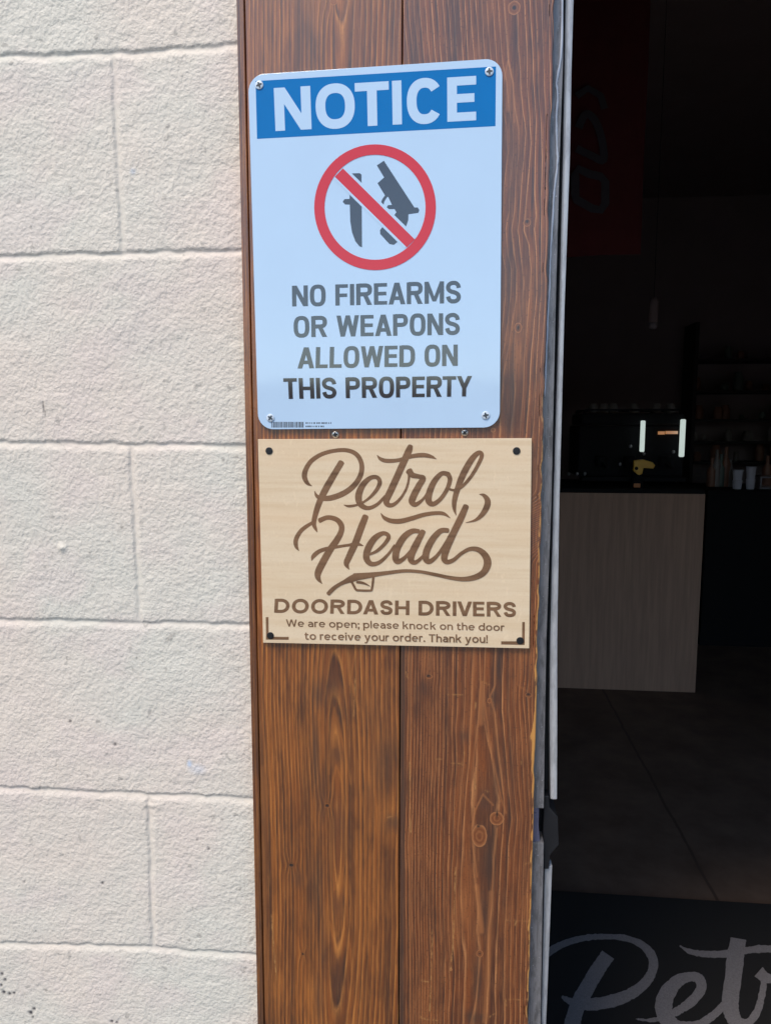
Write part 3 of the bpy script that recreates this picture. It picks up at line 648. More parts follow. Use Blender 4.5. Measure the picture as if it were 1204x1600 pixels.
    if ch == 'a':
        f = lambda q: [tuple(p) for p in catmull([(e+x*(W-w), h/2+y*(xh-h)) for x, y in q], 4)]
        return [('s', f([(.04, .86), (.24, .97), (.5, 1), (.8, .92), (1, .66), (1, .3)]), w), rect(W-w, W, 0, xh*.5), ('s', f([(1, .57), (.5, .57), (.14, .48), (0, .28), (.14, .07), (.45, 0), (.8, .1), (1, .32)]), w*.95)]
    if ch in 'nh':
        return [rect(0, w, 0, xh if ch == 'n' else 1.04), ('s', arc(W/2, xh*.52, W/2-e, xh*.48-h/2, 180, 0, 2.2, 18)+[(W-e, 0)], w)]
    if ch == 'u': return [rect(W-w, W, 0, xh), ('s', [(e, xh)]+arc(W/2, xh*.48, W/2-e, xh*.48-h/2, 180, 360, 2.2, 18), w)]
    if ch == 'r': return [rect(0, w, 0, xh), ('s', [tuple(p) for p in catmull([(e, xh*.62), (W*.35, xh*.88), (W, xh-h/2)], 5)], w)]
    if ch == 'l': return [rect(0, W, 0, 1.04)]
    if ch == 'i': return [rect(0, W, 0, xh), rect(-.02, W+.02, .86, 1.02)]
    if ch == 'k':
        k = w*1.2; return [rect(0, w, 0, 1.04), ('p', [(w*.8, .25), (w*.8, .43), (W-k*.95, xh), (W, xh)]), ('p', [(W*.36, .42), (W*.62, .46), (W, 0), (W-k, 0)])]
    if ch == 't': return [('s', [tuple(p) for p in catmull([(W*.36, .93), (W*.36, .5), (W*.37, .22), (W*.55, h/2), (W, h/2+.03)], 5)], w), rect(0, W*.95, xh-h, xh)]
    if ch in 'vy':
        k = w*1.08; q = [('p', [(0, xh), (k, xh), (W/2+k*.46, 0), (W/2-k*.52, 0)]), ('p', [(W-k, xh), (W, xh), (W/2+k*.5, 0), (W/2-k*.46, 0)])]
        if ch == 'y': q.append(('s', [tuple(p) for p in catmull([(W/2+k*.08, .06), (W*.40, -.16), (W*.26, -.25), (W*.02, -.25)], 5)], w*.95))
        return q
    dot = rect(0, W, 0, W)
    if ch == '.': return [dot]
    if ch == ';': return [rect(0, W, .48, .48+W), ('p', [(0, W), (0, 0), (W*.1, -.2), (W*.75, -.2), (W, 0), (W, W)])]
    if ch == '!': return [dot, ('p', [(W*.22, .30), (W*.78, .30), (W, 1), (0, 1)])]
    return []

class Ink:
    """Flat paint laid on a plane; each piece a hair proud of the one before so no two faces share a plane."""
    def __init__(s, to3): s.mb = MB(); s.to3 = to3; s.k = 0
    def poly(s, pts):
        s.k += 1; s.mb.face([s.to3(x, y, s.k*2.5e-7) for x, y in pts])
    def ribbon(s, pts, wd, cap=False):
        p = np.array(pts, float); n = len(p); wd = np.full(n, wd) if np.isscalar(wd) else np.array(wd, float)
        closed = np.hypot(*(p[0]-p[-1])) < 1e-6
        L = []
        for i in range(n):
            if closed: a, b = p[(i-1) % (n-1)], p[(i+1) % (n-1)]
            else: a, b = p[max(i-1, 0)], p[min(i+1, n-1)]
            t = b-a; t /= (np.hypot(*t)+1e-9); nn = np.array([-t[1], t[0]])
            L.append((p[i]+nn*wd[i]/2, p[i]-nn*wd[i]/2, t))
        ids = []
        for i in range(n):
            s.k += 1; d = s.k*2.5e-7
            ids.append((s.mb.vert(s.to3(*L[i][0], d)), s.mb.vert(s.to3(*L[i][1], d))))
        for i in range(n-1): s.mb.f.append([ids[i][0], ids[i][1], ids[i+1][1], ids[i+1][0]])
        if cap:
            for i, sg in ((0, -1), (n-1, 1)):
                if wd[i] < 1e-9: continue
                s.k += 1
                t = L[i][2]*sg; nn = np.array([-t[1], t[0]]); r = wd[i]/2
                s.mb.face([s.to3(*(p[i]+r*(math.cos(a)*nn+.55*math.sin(a)*t)), s.k*2.5e-7) for a in np.linspace(0, math.pi, 9)])
WCAP = dict(N=.70, O=.70, C=.68, T=.62, I=.0, L=.54, E=.58, F=.56, H=.70, D=.70, P=.66, R=.70, A=.74, V=.72, W=1.0, Y=.70, M=.86, S=.66)
WLOW = dict(o=.76, c=.66, e=.74, p=.74, d=.74, a=.64, n=.66, h=.66, u=.66, r=.42, k=.68, t=.48, v=.70, y=.72, s=.58, W=1.28, T=.76)
def write(ink, text, quad, w, widths, gap, space=.35, sq=2.4):
    """quad: photo corners of the cap-height box of the line (TL, TR, BR, BL)."""
    items = []; x = 0
    for i, ch in enumerate(text):
        if ch == ' ': x += space; continue
        W = widths.get(ch, 0) or w*(1.0 if ch not in '.;!' else 1.15)
        nx2 = text[i+1:i+2]; g2 = gap*(.35 if ch+nx2 in ('DA', 'AT', 'AV', 'AY', 'TY', 'PA', 'WA', 'VE', 'IV', 'RT') else (.75 if ch in 'AVYW' or nx2 in tuple('AVYW') else 1))
        items.append((x, glyph(ch, W, w, sq))); x += W+g2
    total = x-g2
    tl, tr, br, bl = (np.array(q, float) for q in quad)
    def mp(u, v): s = u/total; return (tl*v+bl*(1-v))*(1-s)+(tr*v+br*(1-v))*s
    for x0, gl in items:
        for piece in gl:
            if piece[0] == 'p': ink.poly([mp(x0+a, b) for a, b in piece[1]])
            else:
                # stroke outline is made in letter units, then laid out
                q = [(x0+a, b) for a, b in piece[1]]; sub = Ink(lambda a, b, d: (*mp(a, b), d)); sub.ribbon(q, piece[2])
                base = ink.k; n0 = len(ink.mb.v)
                for vx in sub.mb.v: ink.mb.vert(ink.to3(vx[0], vx[1], base*2.5e-7+vx[2]))
                ink.k += sub.k
                for fc in sub.mb.f: ink.mb.f.append([n0+i for i in fc])

def zpx(ox, oy, s): return lambda x, y: (ox+x/s, oy+y/s)
def on_plane(y0): return lambda u, v, d: P(u, v, y0-d)

def screw(parent, u, v, r_px, y_front, mat, dark_cross, spin, label=None, dome=.20):
    c = P(u, v, y_front); r = r_px*.00066; b = MB()
    prof = [(r*.62, .0), (r, -.0001), (r, -r*.10), (r*.86, -r*dome*.75), (r*.5, -r*dome), (r*.05, -r*dome*1.04)]
    b.lathe(c, prof, 22, 'y'); o = b.build('screw', mat, parent, smooth=True)
    if label: o['label'] = label
    x = MB(); yy = c[1]-r*dome*1.04-.00004
    a0 = R(spin)
    L, wd = r*.70, r*.19
    pts = []
    for k in range(4):
        a = a0+k*math.pi/2; ca, sa = math.cos(a), math.sin(a)
        for q, s2 in ((L, -wd*.7), (L, wd*.7), (wd*1.3, wd*1.3)):
            pts.append((c[0]+q*ca-s2*sa, c[2]+q*sa+s2*ca))
    x.prism(pts, yy-.00006, yy+r*.12); so2 = x.build('dark_cross', dark_cross, o, fix=True)  # raised cross; its dark colour stands in for shade in a recess
    so2.matrix_parent_inverse = Matrix.Identity(4)
    if parent: so2.matrix_parent_inverse = (Matrix.Translation(Vector(parent.location)) @ o.matrix_parent_inverse).inverted()
    return o

# ------------------------------------------------------------------ NOTICE sign
YS = -.0034                                       # painted face of the metal sign
c0 = P(590, 671, YS)
notice = empty('notice_sign', (c0[0], 0, c0[2]), 'white and blue metal notice forbidding firearms and weapons, above the wooden sign', 'sign')
def rounded(quad, r, n=8):                         # rounded outline of a photo quad on the plane
    q = [P(*p, YS)[[0, 2]] for p in quad]; out = []
    for i in range(4):
        p, a, b2 = q[i], q[i-1], q[(i+1) % 4]
        ua = (a-p)/np.linalg.norm(a-p); ub = (b2-p)/np.linalg.norm(b2-p); cc = p+r*(ua+ub)
        for k in range(n+1):
            t = math.pi/2*k/n
            out.append(cc-ub*r*math.cos(t)-ua*r*math.sin(t) if True else None)
    return out
pl = MB(); pl.prism(rounded([(387.5, 117), (784.6, 90.6), (780.3, 668), (403.5, 671)], .0165), YS, YS+.0014)
pl.build('plate', M['sign_white'], notice, bevel=.0003)
on = on_plane(YS-.00006)
ik = Ink(on); ik.poly([(399.3, 126.6), (774.4, 103.8), (773.6, 197.1), (401.6, 217.0)]); ik.mb.build('header_band', M['sign_blue'], notice, fix=False)
ik = Ink(on_plane(YS-.00012))
WN = dict(N=.835, O=.90, T=.78, I=.215, C=.82, E=.665)
def notice_word():
    gl = [('N', 0), ('O', .945), ('T', 1.855), ('I', 2.71), ('C', 3.045), ('E', 3.975)]
    tot = 4.64; tl, tr, br, bl = [np.array(p) for p in ((427.6, 137.6), (743.4, 118.4), (743.4, 187.9), (430.4, 204.8))]
    def mp(u, v): s = u/tot; return (tl*v+bl*(1-v))*(1-s)+(tr*v+br*(1-v))*s
    for ch, x0 in gl:
        for pc in glyph(ch, WN[ch], .222, 2.3):
            if pc[0] == 'p': ik.poly([mp(x0+a, b) for a, b in pc[1]])
            else:
                sub = Ink(lambda a, b, d: (*mp(a, b), d)); sub.ribbon([(x0+a, b) for a, b in pc[1]], pc[2]); n0 = len(ik.mb.v)
                for vx in sub.mb.v: ik.mb.vert(ik.to3(vx[0], vx[1], ik.k*2.5e-7+vx[2]))
                ik.k += sub.k
                for fc in sub.mb.f: ik.mb.f.append([n0+i for i in fc])
notice_word(); ik.mb.build('heading', M['sign_white'], notice, fix=False)
z2 = zpx(370, 400, 2.408); ik = Ink(on)
for t, q in (('NO FIREARMS', ((207, 112), (842, 93), (842, 177), (208, 190))), ('OR WEAPONS', ((213, 228), (838, 214), (838, 296), (214, 306))),
             ('ALLOWED ON', ((230, 344), (830, 333), (830, 413), (228, 423))), ('THIS PROPERTY', ((174, 460), (884, 451), (882, 528), (178, 538)))):
    write(ik, t, [z2(*p) for p in q], .192, WCAP, .082, .34, 2.8)
ik.mb.build('message', M['sign_black'], notice, fix=False)
z5 = zpx(480, 220, 5.733)
ik = Ink(on); ik.poly([z5(*p) for p in ((378, 292), (470, 290), (485, 303), (487, 560), (490, 955), (465, 945), (430, 900), (400, 820), (384, 720), (380, 572), (338, 570), (316, 547), (332, 522), (378, 520))])
ik.mb.build('knife_symbol', M['sign_black'], notice, fix=False)
ik = Ink(on); ik.poly([z5(*p) for p in ((685, 178), (958, 597), (988, 597), (1003, 620), (992, 646), (905, 658), (903, 710), (876, 790), (820, 895), (775, 932), (735, 925), (652, 835), (650, 800), (690, 750), (770, 675), (797, 640), (780, 612), (730, 612), (710, 595), (722, 576), (757, 574), (725, 505), (692, 485), (628, 380), (687, 328), (622, 220))])
ik.ribbon([z5(*p) for p in catmull([(708, 492), (682, 530), (672, 560), (668, 600)], 5)], 26/5.733)
ik.mb.build('pistol_symbol', M['sign_black'], notice, fix=False)
ik = Ink(on_plane(YS-.00022)); ik.poly([z5(*p) for p in ((345, 240), (235, 340), (868, 966), (978, 862))])   # white clearance each side of the bar
ik.mb.build('clearance', M['sign_white'], notice, fix=False)
ik = Ink(on_plane(YS-.00026)); ik.ribbon([z5(606+498*math.cos(a), 595+517*math.sin(a)) for a in np.linspace(0, 2*math.pi, 73)], 93/5.733)
ik.poly([z5(*p) for p in ((318, 246), (246, 322), (890, 955), (962, 884))])
ik.mb.build('prohibition_ring', M['sign_red'], notice, fix=False)
rng = random.Random(4); ik = Ink(on); x = 424.0
while x < 473:
    wd = rng.choice((.5, .8, .8, 1.3)); ik.poly([(x, 659.2), (x+wd, 659.1), (x+wd, 668), (x, 668.1)]); x += wd+rng.choice((.5, .7, 1.1))
for yy, xe in ((659.8, 518), (665.0, 506)):
    x = 477.5
    while x < xe:
        ik.poly([(x, yy), (x+1.3, yy), (x+1.3, yy+2.4), (x, yy+2.4)]); x += rng.choice((1.9, 2.1, 3.2))
ik.mb.build('barcode', M['sign_black'], notice, fix=False)
for (u, v, s) in ((405, 133, 20), (764, 112, 5), (422.5, 653, 55), (758.3, 649, 12)): screw(notice, u, v, 6.4, YS-.0003, M['screw_white'], M['dark_cross'], s)

# ------------------------------------------------------------------ wooden drivers sign
YW = -.0042
c0 = P(618, 1010, YW)
wsign = empty('wooden_sign', (c0[0], 0, c0[2]), 'pale plywood sign with burnt lettering for delivery drivers, below the notice', 'sign')
pw = MB(); pw.prism([P(*p, YW)[[0, 2]] for p in ((403, 686.3), (830.2, 684.8), (826.2, 1013.2), (411, 1004.3))], YW, -.0006); pw.build('panel', M['maple'], wsign, bevel=.0003)
LOGO = [  # centreline points (x, y, width) of every brush stroke
 [(158, 266, 3), (134, 250, 20), (119, 215, 28), (128, 175, 26), (158, 132, 24), (215, 97, 22), (285, 80, 21), (345, 80, 22), (392, 102, 24), (417, 150, 25), (413, 205, 27), (382, 258, 29), (330, 300, 30), (265, 326, 30), (212, 330, 26), (184, 318, 18), (172, 293, 4)],
 [(312, 142, 32), (270, 212, 34), (228, 285, 36), (197, 350, 32), (176, 415, 28), (168, 462, 24), (178, 490, 15), (186, 507, 3)],
 [(90, 604, 3), (76, 580, 20), (75, 545, 24), (98, 503, 22), (130, 476, 20), (170, 452, 16)],
 [(198, 446, 26), (240, 430, 24), (285, 440, 26), (311, 470, 29), (310, 505, 30), (288, 548, 34), (252, 600, 36), (215, 665, 38), (190, 718, 36), (192, 750, 24), (211, 776, 3)],
 [(157, 655, 4), (166, 632, 22), (196, 607, 22), (240, 592, 20), (292, 583, 16), (350, 574, 15), (390, 568, 20), (424, 577, 6)],
 [(438, 424, 32), (416, 480, 36), (386, 560, 36), (352, 635, 34), (338, 672, 28), (353, 702, 3)],
 [(325, 364, 3), (352, 371, 14), (400, 362, 12), (450, 334, 14), (492, 290, 20), (512, 248, 23), (498, 221, 22), (462, 224, 24), (422, 262, 32), (401, 318, 36), (412, 362, 30), (450, 381, 22), (498, 362, 18), (540, 318, 14)],
 [(672, 56, 26), (662, 84, 36), (636, 142, 36), (600, 222, 36), (566, 296, 36), (546, 340, 34), (556, 364, 26), (585, 362, 20), (620, 330, 15), (650, 280, 13), (664, 225, 12), (660, 190, 12)],
 [(498, 104, 3), (516, 124, 18), (550, 134, 22), (610, 130, 20), (680, 110, 22), (738, 104, 24), (780, 112, 18), (808, 125, 2)],
 [(664, 186, 36), (682, 208, 30), (716, 216, 24), (738, 226, 30), (716, 264, 34), (688, 318, 36), (680, 348, 34), (700, 362, 24), (738, 334, 14), (766, 290, 12)],
 [(868, 204, 26), (836, 200, 24), (800, 236, 30), (774, 290, 34), (766, 340, 34), (788, 360, 26), (826, 336, 22), (862, 284, 22), (878, 232, 24), (868, 204, 26)],
 [(862, 276, 12), (900, 287, 13), (942, 268, 16), (992, 210, 18), (1032, 140, 20), (1044, 102, 22), (1026, 92, 24), (990, 128, 32), (946, 206, 34), (916, 285, 30), (901, 345, 26), (901, 385, 18), (910, 418, 3)],
 [(1032, 309, 3), (1054, 314, 18), (1074, 340, 30), (1070, 374, 32), (1046, 414, 26), (1010, 444, 14), (960, 457, 2)],
 [(517, 407, 2), (535, 431, 18), (570, 447, 24), (620, 449, 26), (680, 434, 24), (740, 416, 22), (800, 407, 20), (845, 410, 18), (880, 433, 2)],
 [(446, 628, 10), (498, 604, 17), (542, 562, 20), (558, 528, 22), (530, 512, 22), (486, 538, 32), (452, 590, 36), (442, 640, 34), (466, 672, 26), (510, 664, 20), (556, 622, 15), (590, 575, 13)],
 [(716, 502, 22), (680, 502, 28), (640, 530, 34), (606, 584, 36), (594, 634, 36), (606, 660, 30), (642, 640, 20), (690, 584, 18), (726, 524, 20)],
 [(738, 502, 28), (704, 566, 36), (678, 622, 36), (676, 654, 32), (700, 664, 22), (740, 628, 15), (768, 580, 13)],
 [(868, 498, 24), (830, 500, 28), (790, 540, 34), (758, 600, 36), (752, 644, 34), (772, 660, 26), (812, 628, 19), (852, 570, 17), (884, 512, 16)],
 [(962, 370, 30), (936, 430, 36), (898, 508, 36), (862, 590, 36), (848, 640, 34), (862, 662, 26), (896, 652, 21), (940, 616, 19), (985, 594, 22), (1030, 600, 28), (1064, 632, 36), (1074, 672, 40), (1054, 716, 34), (1010, 742, 30), (950, 752, 24), (880, 745, 20), (800, 728, 18), (720, 713, 17), (640, 709, 18), (560, 718, 20), (500, 726, 24), (440, 734, 32), (380, 741, 40)],
 [(390, 740, 40), (360, 752, 34), (325, 768, 22), (293, 785, 20), (266, 805, 22), (243, 829, 22)],
 [(364, 764, 13), (376, 786, 12), (389, 808, 12), (410, 811, 12), (440, 812, 12), (466, 811, 12), (471, 800, 12), (475, 775, 12), (478, 742, 13)],
 [(392, 768, 12), (415, 770, 14), (440, 778, 9), (462, 790, 2)]]
z3 = zpx(440, 680, 3.344)
ik = Ink(on_plane(YW-.00008))
for s in LOGO:
    q = catmull(s, 6); q[:, 2] = np.clip(q[:, 2], .5, None)
    ik.ribbon([z3(a, b) for a, b in q[:, :2]], q[:, 2]/3.344, cap=True)
ik.mb.build('logo', M['burnt'], wsign, fix=False)
zw = zpx(390, 670, 2.617)
ik = Ink(on_plane(YW-.00008))
WD = {k: v*1.3 for k, v in WCAP.items()}; WD['O'] = 1.06; WD['D'] = .95; WD['S'] = .78; WD['E'] = .72; WD['I'] = .0
write(ik, 'DOORDASH DRIVERS', [zw(*p) for p in ((103, 695), (1087, 709), (1088, 770), (100, 752))], .228, WD, .145, .42, 2.1)
ik.mb.build('heading', M['burnt'], wsign, fix=False)
ik = Ink(on_plane(YW-.00008))
write(ik, 'We are open; please knock on the door', [zw(*p) for p in ((148, 779), (1040, 797), (1040, 827), (150, 809))], .165, WLOW, .115, .33)
write(ik, 'to receive your order. Thank you!', [zw(*p) for p in ((224, 831), (972, 844), (972, 876), (225, 862))], .165, WLOW, .115, .33)
ik.mb.build('message', M['burnt'], wsign, fix=False)
for pts in (((66, 770), (77, 770), (78, 850), (160, 851), (160, 863), (67, 862)), ((1124, 790), (1113, 790), (1112, 869), (1027, 869), (1027, 882), (1123, 884))):
    ik = Ink(on_plane(YW-.00008)); ik.poly([zw(*p) for p in pts]); ik.mb.build('corner_bracket', M['burnt'], wsign, fix=False)
for (u, v, s) in ((420.5, 704.5, 0), (806.5, 704.5, 30), (422.5, 993, 15), (812, 1001, 40)): screw(wsign, u, v, 5.9, YW-.0002, M['screw_black'], M['gap'], s, dome=.12)
# two loose screws driven into the boards between the signs
screw(trim, 524, 679, 6.0, 0.0, M['screw_steel'], M['gap'], 10, 'grey cross head screw between the signs', .5)
screw(trim, 725.5, 676, 5.6, 0.0, M['screw_steel'], M['gap'], 40, 'grey cross head screw between the signs', .5)

# ------------------------------------------------------------------ door frame
frame = empty('door_frame', (.1, .02, 0), 'grey metal door frame edge with pale seal and black latch keeper, right of the boards', 'door frame')
YJ, YT = .012, .024
def strip_from(rows, y, mat, name, thick, roundness=0.0, parent=frame, zlo=None, zhi=None, label=None):
    """An upright strip whose edges were measured at several heights: rows of (photo y, left, right)."""
    b = MB(); rings = []
    for v, ul, ur in rows:
        a, c = P(ul, v, y), P(ur, v, y); w2 = (c[0]-a[0])
        prof = []
        for t in np.linspace(0, 1, 9):
            bul = roundness*math.sin(math.pi*t)
            prof.append((a[0]+t*w2, y-bul, a[2]))
        prof += [(c[0], y+thick, a[2]), (a[0], y+thick, a[2])]
        rings.append([b.vert(p) for p in prof])
    n = len(rings[0])
    for p, q in zip(rings[:-1], rings[1:]):
        for k in range(n): b.f.append([p[k], p[(k+1) % n], q[(k+1) % n], q[k]])
    b.f.append(rings[0][::-1]); b.f.append(rings[-1])
    o = b.build(name, mat, parent)
    m = o.modifiers.new('bevel', 'BEVEL'); m.width = .0003; m.segments = 2; m.limit_method = 'ANGLE'; m.angle_limit = R(40)
    if label: o['label'] = label
    return o
strip_from([(-150, 862, 883), (0, 862, 880), (100, 860, 879), (240, 852, 874), (480, 848, 867.5), (780, 841, 861), (1000, 834, 853), (1180, 830, 850), (1262, 828, 849)], YJ, M['jamb'], 'jamb', .12, label='long grey upper length of the jamb')
strip_from([(1316, 828, 849), (1450, 826, 846.5), (1600, 824, 844), (1900, 820, 838)], YJ, M['jamb'], 'jamb', .12, label='lower length of the jamb below the latch')
strip_from([(1262, 828, 841.5), (1290, 828, 841), (1316, 828, 843)], YJ+.003, M['film'], 'strike_plate', .1)
strip_from([(-150, 868, 900), (0, 868, 886), (480, 850, 876), (1000, 836, 861), (1250, 832, 855), (1600, 826, 848), (1900, 820, 842)], YT+.012, M['gap'], 'dark_gap_strip', .10)  # black strip standing in for the shade between jamb and seal
strip_from([(-150, 886, 899), (0, 883, 895.5), (100, 881.5, 892.5), (240, 879, 890), (480, 873, 881.5), (780, 864, 873.5), (1000, 859, 870), (1130, 858, 870), (1248, 859.5, 869.5)], YT, M['weather'], 'weather_seal', .012, .0012, label='upper length of pale grey seal')
strip_from([(1352, 850.5, 862), (1450, 848.5, 858.5), (1600, 845, 852.5), (1900, 838, 846)], YT, M['weather'], 'weather_seal', .012, .0012, label='lower length of pale grey seal, set further left')
kp = MB(); kp.prism([P(u, v, YT-.004)[[0, 2]] for u, v in ((850, 1243), (857, 1245), (858, 1262), (871, 1277), (872.5, 1320), (859, 1336), (857, 1358), (849, 1358), (848, 1300))], YT-.004, YT+.05)
kp.build('latch_keeper', M['latch'], frame, bevel=.0008)
bd = MB(); bp = [(877, -60), (877.5, 20), (876, 80), (870.5, 118), (868.4, 132), (870.2, 152), (868, 190), (869.4, 228), (869.8, 258), (865.5, 295), (863, 330), (859.5, 386), (857.8, 442), (855.6, 480), (853, 540), (850, 620)]
q = catmull([(*P(u, v, YJ)[[0, 2]],) for u, v in bp], 5)
jit = np.random.RandomState(3)
bd.tube([(a+jit.normal(0, .00012), YJ-.0005, c) for a, c in q], [.0009+.0005*jit.rand()*(1 if i < len(q)*.75 else .4) for i in range(len(q))], 8)
bd.build('sealant_bead', M['sealant'], frame, smooth=True)

# ------------------------------------------------------------------ inside the doorway
mt = empty('door_mat', tuple(PF(1030, 1500)), 'black entrance mat with large grey script lettering, on the floor inside the doorway', 'mat')
b = MB(); y1 = PF(1030, 1406)[1]; b.box(.16, 1.62, .62, y1, .002, .010); b.build('pile', M['mat'], mt, bevel=.002)
def on_floor(u, v, d): return PF(u, v, .0104+d)
z6 = zpx(850, 1440, 3.401)
MATL = [[(-60, 245, 30), (20, 165, 40), (110, 115, 36), (220, 86, 32), (330, 80, 30), (430, 88, 32), (520, 125, 40), (573, 190, 48), (573, 260, 48), (530, 330, 54), (450, 388, 62), (350, 424, 66), (240, 440, 62), (150, 428, 44), (92, 398, 12)],
        [(338, 176, 76), (280, 260, 78), (222, 360, 82), (175, 450, 84), (148, 540, 84), (120, 640, 80), (110, 720, 60)],
        [(485, 517, 4), (560, 524, 20), (640, 508, 30), (715, 470, 46), (785, 420, 54), (832, 355, 54), (818, 302, 52), (766, 294, 54), (700, 322, 72), (645, 395, 88), (634, 470, 90), (665, 535, 80), (725, 560, 62), (820, 545, 44), (900, 495, 42), (955, 440, 40)],
        [(1030, 90, 82), (1015, 180, 92), (1002, 300, 90), (988, 400, 90), (992, 480, 82), (1022, 535, 70), (1080, 538, 46), (1128, 480, 42), (1152, 400, 36), (1164, 320, 32), (1150, 280, 30)],
        [(718, 128, 6), (770, 158, 28), (850, 172, 34), (950, 172, 38), (1060, 155, 36), (1150, 145, 38), (1260, 150, 34), (1340, 170, 6)],
        [(1136, 266, 66), (1180, 300, 50), (1260, 310, 44), (1310, 330, 60), (1290, 400, 80), (1270, 480, 84), (1300, 540, 60), (1370, 520, 34)]]
ik = Ink(on_floor)
for s in MATL:
    q = catmull(s, 9); q[:, 2] += jit.normal(0, 2.6, len(q)); ik.ribbon([z6(a, c) for a, c in q[:, :2]], q[:, 2]/3.401, cap=False)
ik.mb.build('lettering', M['mat_grey'], mt, fix=False)

CY = PF(1085, 1082)[1]; cx1 = PF(1085, 1082)[0]; ctop = P(1096, 772, CY)[2]
ct = empty('service_counter', (cx1-.6, CY+.35, 0), 'pale oak fronted service counter with black top, across the dark room', 'counter')
b = MB(); b.box(cx1-1.5, cx1, CY, CY+.02, .0, ctop); b.build('front_panel', M['counter_front'], ct)
b = MB(); b.box(cx1-1.5, cx1-.02, CY+.02, CY+.68, .0, ctop-.04); b.build('carcass', M['room'], ct)
b = MB(); b.box(cx1-1.5, cx1-.003, CY+.003, CY+.72, ctop, ctop+.025); b.build('countertop', M['black_top'], ct, bevel=.004)
T = ctop+.025
# coffee machine with two upright lit tubes
ym = CY+.20
a, c = P(905, 700, ym), P(1072, 700, ym); zt = P(1065, 640, ym)[2]
em = empty('coffee_machine', ((a[0]+c[0])/2, ym+.2, T), 'black coffee machine with two upright lit white tubes, on the service counter', 'coffee machine')
b = MB(); b.box(a[0], c[0], ym+.05, ym+.42, T+.05, zt-.09); b.box(a[0]+.01, c[0]-.01, ym+.03, ym+.40, zt-.088, zt-.02); b.build('body', M['machine'], em, bevel=.012)
b = MB(); b.box(a[0]+.01, c[0]-.01, ym-.05, ym+.05, T+.03, T+.055); b.build('drip_tray', M['machine'], em, bevel=.004)
for yy in (ym+.06, ym+.36):
    b = MB(); b.tube([(a[0]+.03, yy, zt-.03), (a[0]+.03, yy, zt-.005), (a[0]+.035, yy, zt), (c[0]-.035, yy, zt), (c[0]-.03, yy, zt-.005), (c[0]-.03, yy, zt-.03)], .006); b.build('cup_rail', M['machine'], em)
for u in (940, 985, 1040):
    p = P(u, 722, ym-.01); b = MB(); b.lathe((p[0], p[1]+.03, p[2]), [(.03, -.03), (.034, 0), (.034, .03), (.028, .035)], 16)
    b.tube([(p[0], p[1], p[2]-.01), (p[0]+.005, p[1]-.12, p[2]-.03)], .010); b.build('group_head', M['machine'], em, smooth=False)
for (u, v0, v1, wpx) in ((1003, 657, 706, 3.6), (1065.5, 655, 714, 4.0)):
    p, q = P(u+1, v0, ym), P(u-1.5, v1, ym); r = wpx*(ym+.775)/F
    b = MB(); b.lathe((p[0], ym, q[2]), [(r*.6, 0), (r, .004), (r, p[2]-q[2]-.004), (r*.6, p[2]-q[2])], 14); b.build('light_tube', M['tube'], em, smooth=True)
p, q = P(1028, 674, ym+.027), P(1058, 679, ym+.027); b = MB(); b.box(p[0], p[0]+.035, ym+.026, ym+.04, q[2], p[2]); b.box(p[0]+.042, q[0], ym+.026, ym+.04, q[2]+.003, p[2]+.002); b.build('display', M['display'], em)
for (u, v) in ((968, 728), (888, 743), (901, 743), (913, 743), (1051, 709), (984, 700), (1005, 712)):
    p = P(u, v, ym-.02); b = MB(); b.lathe((p[0], p[1], p[2]), [(.004, 0), (.008, .004), (.009, .014), (.005, .020)], 10); b.build('knob', M['chrome'], em, smooth=True)
# spray bottle with yellow head
yb = CY+.09; p = P(994, 768, yb)
sb = empty('spray_bottle', (p[0], yb, T), 'small dark bottle with a yellow spray head, standing before the coffee machine', 'spray bottle')
hz = P(994, 738, yb)[2]; b = MB(); b.lathe((p[0], yb, T), [(.030, 0), (.034, .01), (.034, (hz-T)*.55), (.014, (hz-T)*.85), (.012, hz-T)], 16); b.build('bottle_body', M['machine'], sb, smooth=True)
hp = [P(u, v, yb)[[0, 2]] for u, v in ((989, 719), (1004, 718), (1018, 722), (1022, 727), (1019, 732), (1004, 731), (1002, 740), (996, 743), (988, 735))]
b = MB(); b.prism(hp, yb-.014, yb+.014); b.build('spray_head', M['yellow'], sb, bevel=.003)
pp = P(994, 765, yb-.036); b = MB(); b.box(pp[0]-.018, pp[0]+.018, yb-.039, yb-.034, T+.004, T+.026); b.build('label_band', M['amber'], sb)
# dark red banner
yb2 = 2.1
q0, q1 = P(1000, 397, yb2), P(885, 405, yb2)
bn = empty('banner', (q1[0], yb2, q0[2]), 'dark red hanging banner with pale slanted figures, high on the left in the room', 'banner')
b = MB(); xsn = np.linspace(q1[0]-.35, q0[0], 26); rows = np.linspace(q0[2], 3.35, 14); ids = []
for z in rows: ids.append([b.vert((x, yb2+.006*math.sin(x*22)+.004*math.sin(z*9+x*7), z-(.0 if z > rows[0] else .02*(q0[0]-x)))) for x in xsn])
for r0, r1 in zip(ids[:-1], ids[1:]):
    for k in range(25): b.f.append([r0[k], r0[k+1], r1[k+1], r1[k]])
o = b.build('cloth', M['red_cloth'], bn, smooth=True); mo = o.modifiers.new('solid', 'SOLIDIFY'); mo.thickness = .003
b = MB(); b.tube([(q1[0]-.37, yb2, 3.36), (q0[0]+.02, yb2, 3.36)], .012); b.build('rod', M['machine'], bn)
ik = Ink(on_plane(yb2-.014))
ik.ribbon([(920, 272), (938, 276), (945, 284), (945, 318), (938, 328), (925, 326), (900, 312), (898, 304), (898, 274), (903, 264), (920, 272)], 13)
ik.ribbon([tuple(t) for t in catmull([(903, 200), (915, 178), (930, 190), (940, 220), (942, 250), (925, 244), (900, 232)], 5)], 12)
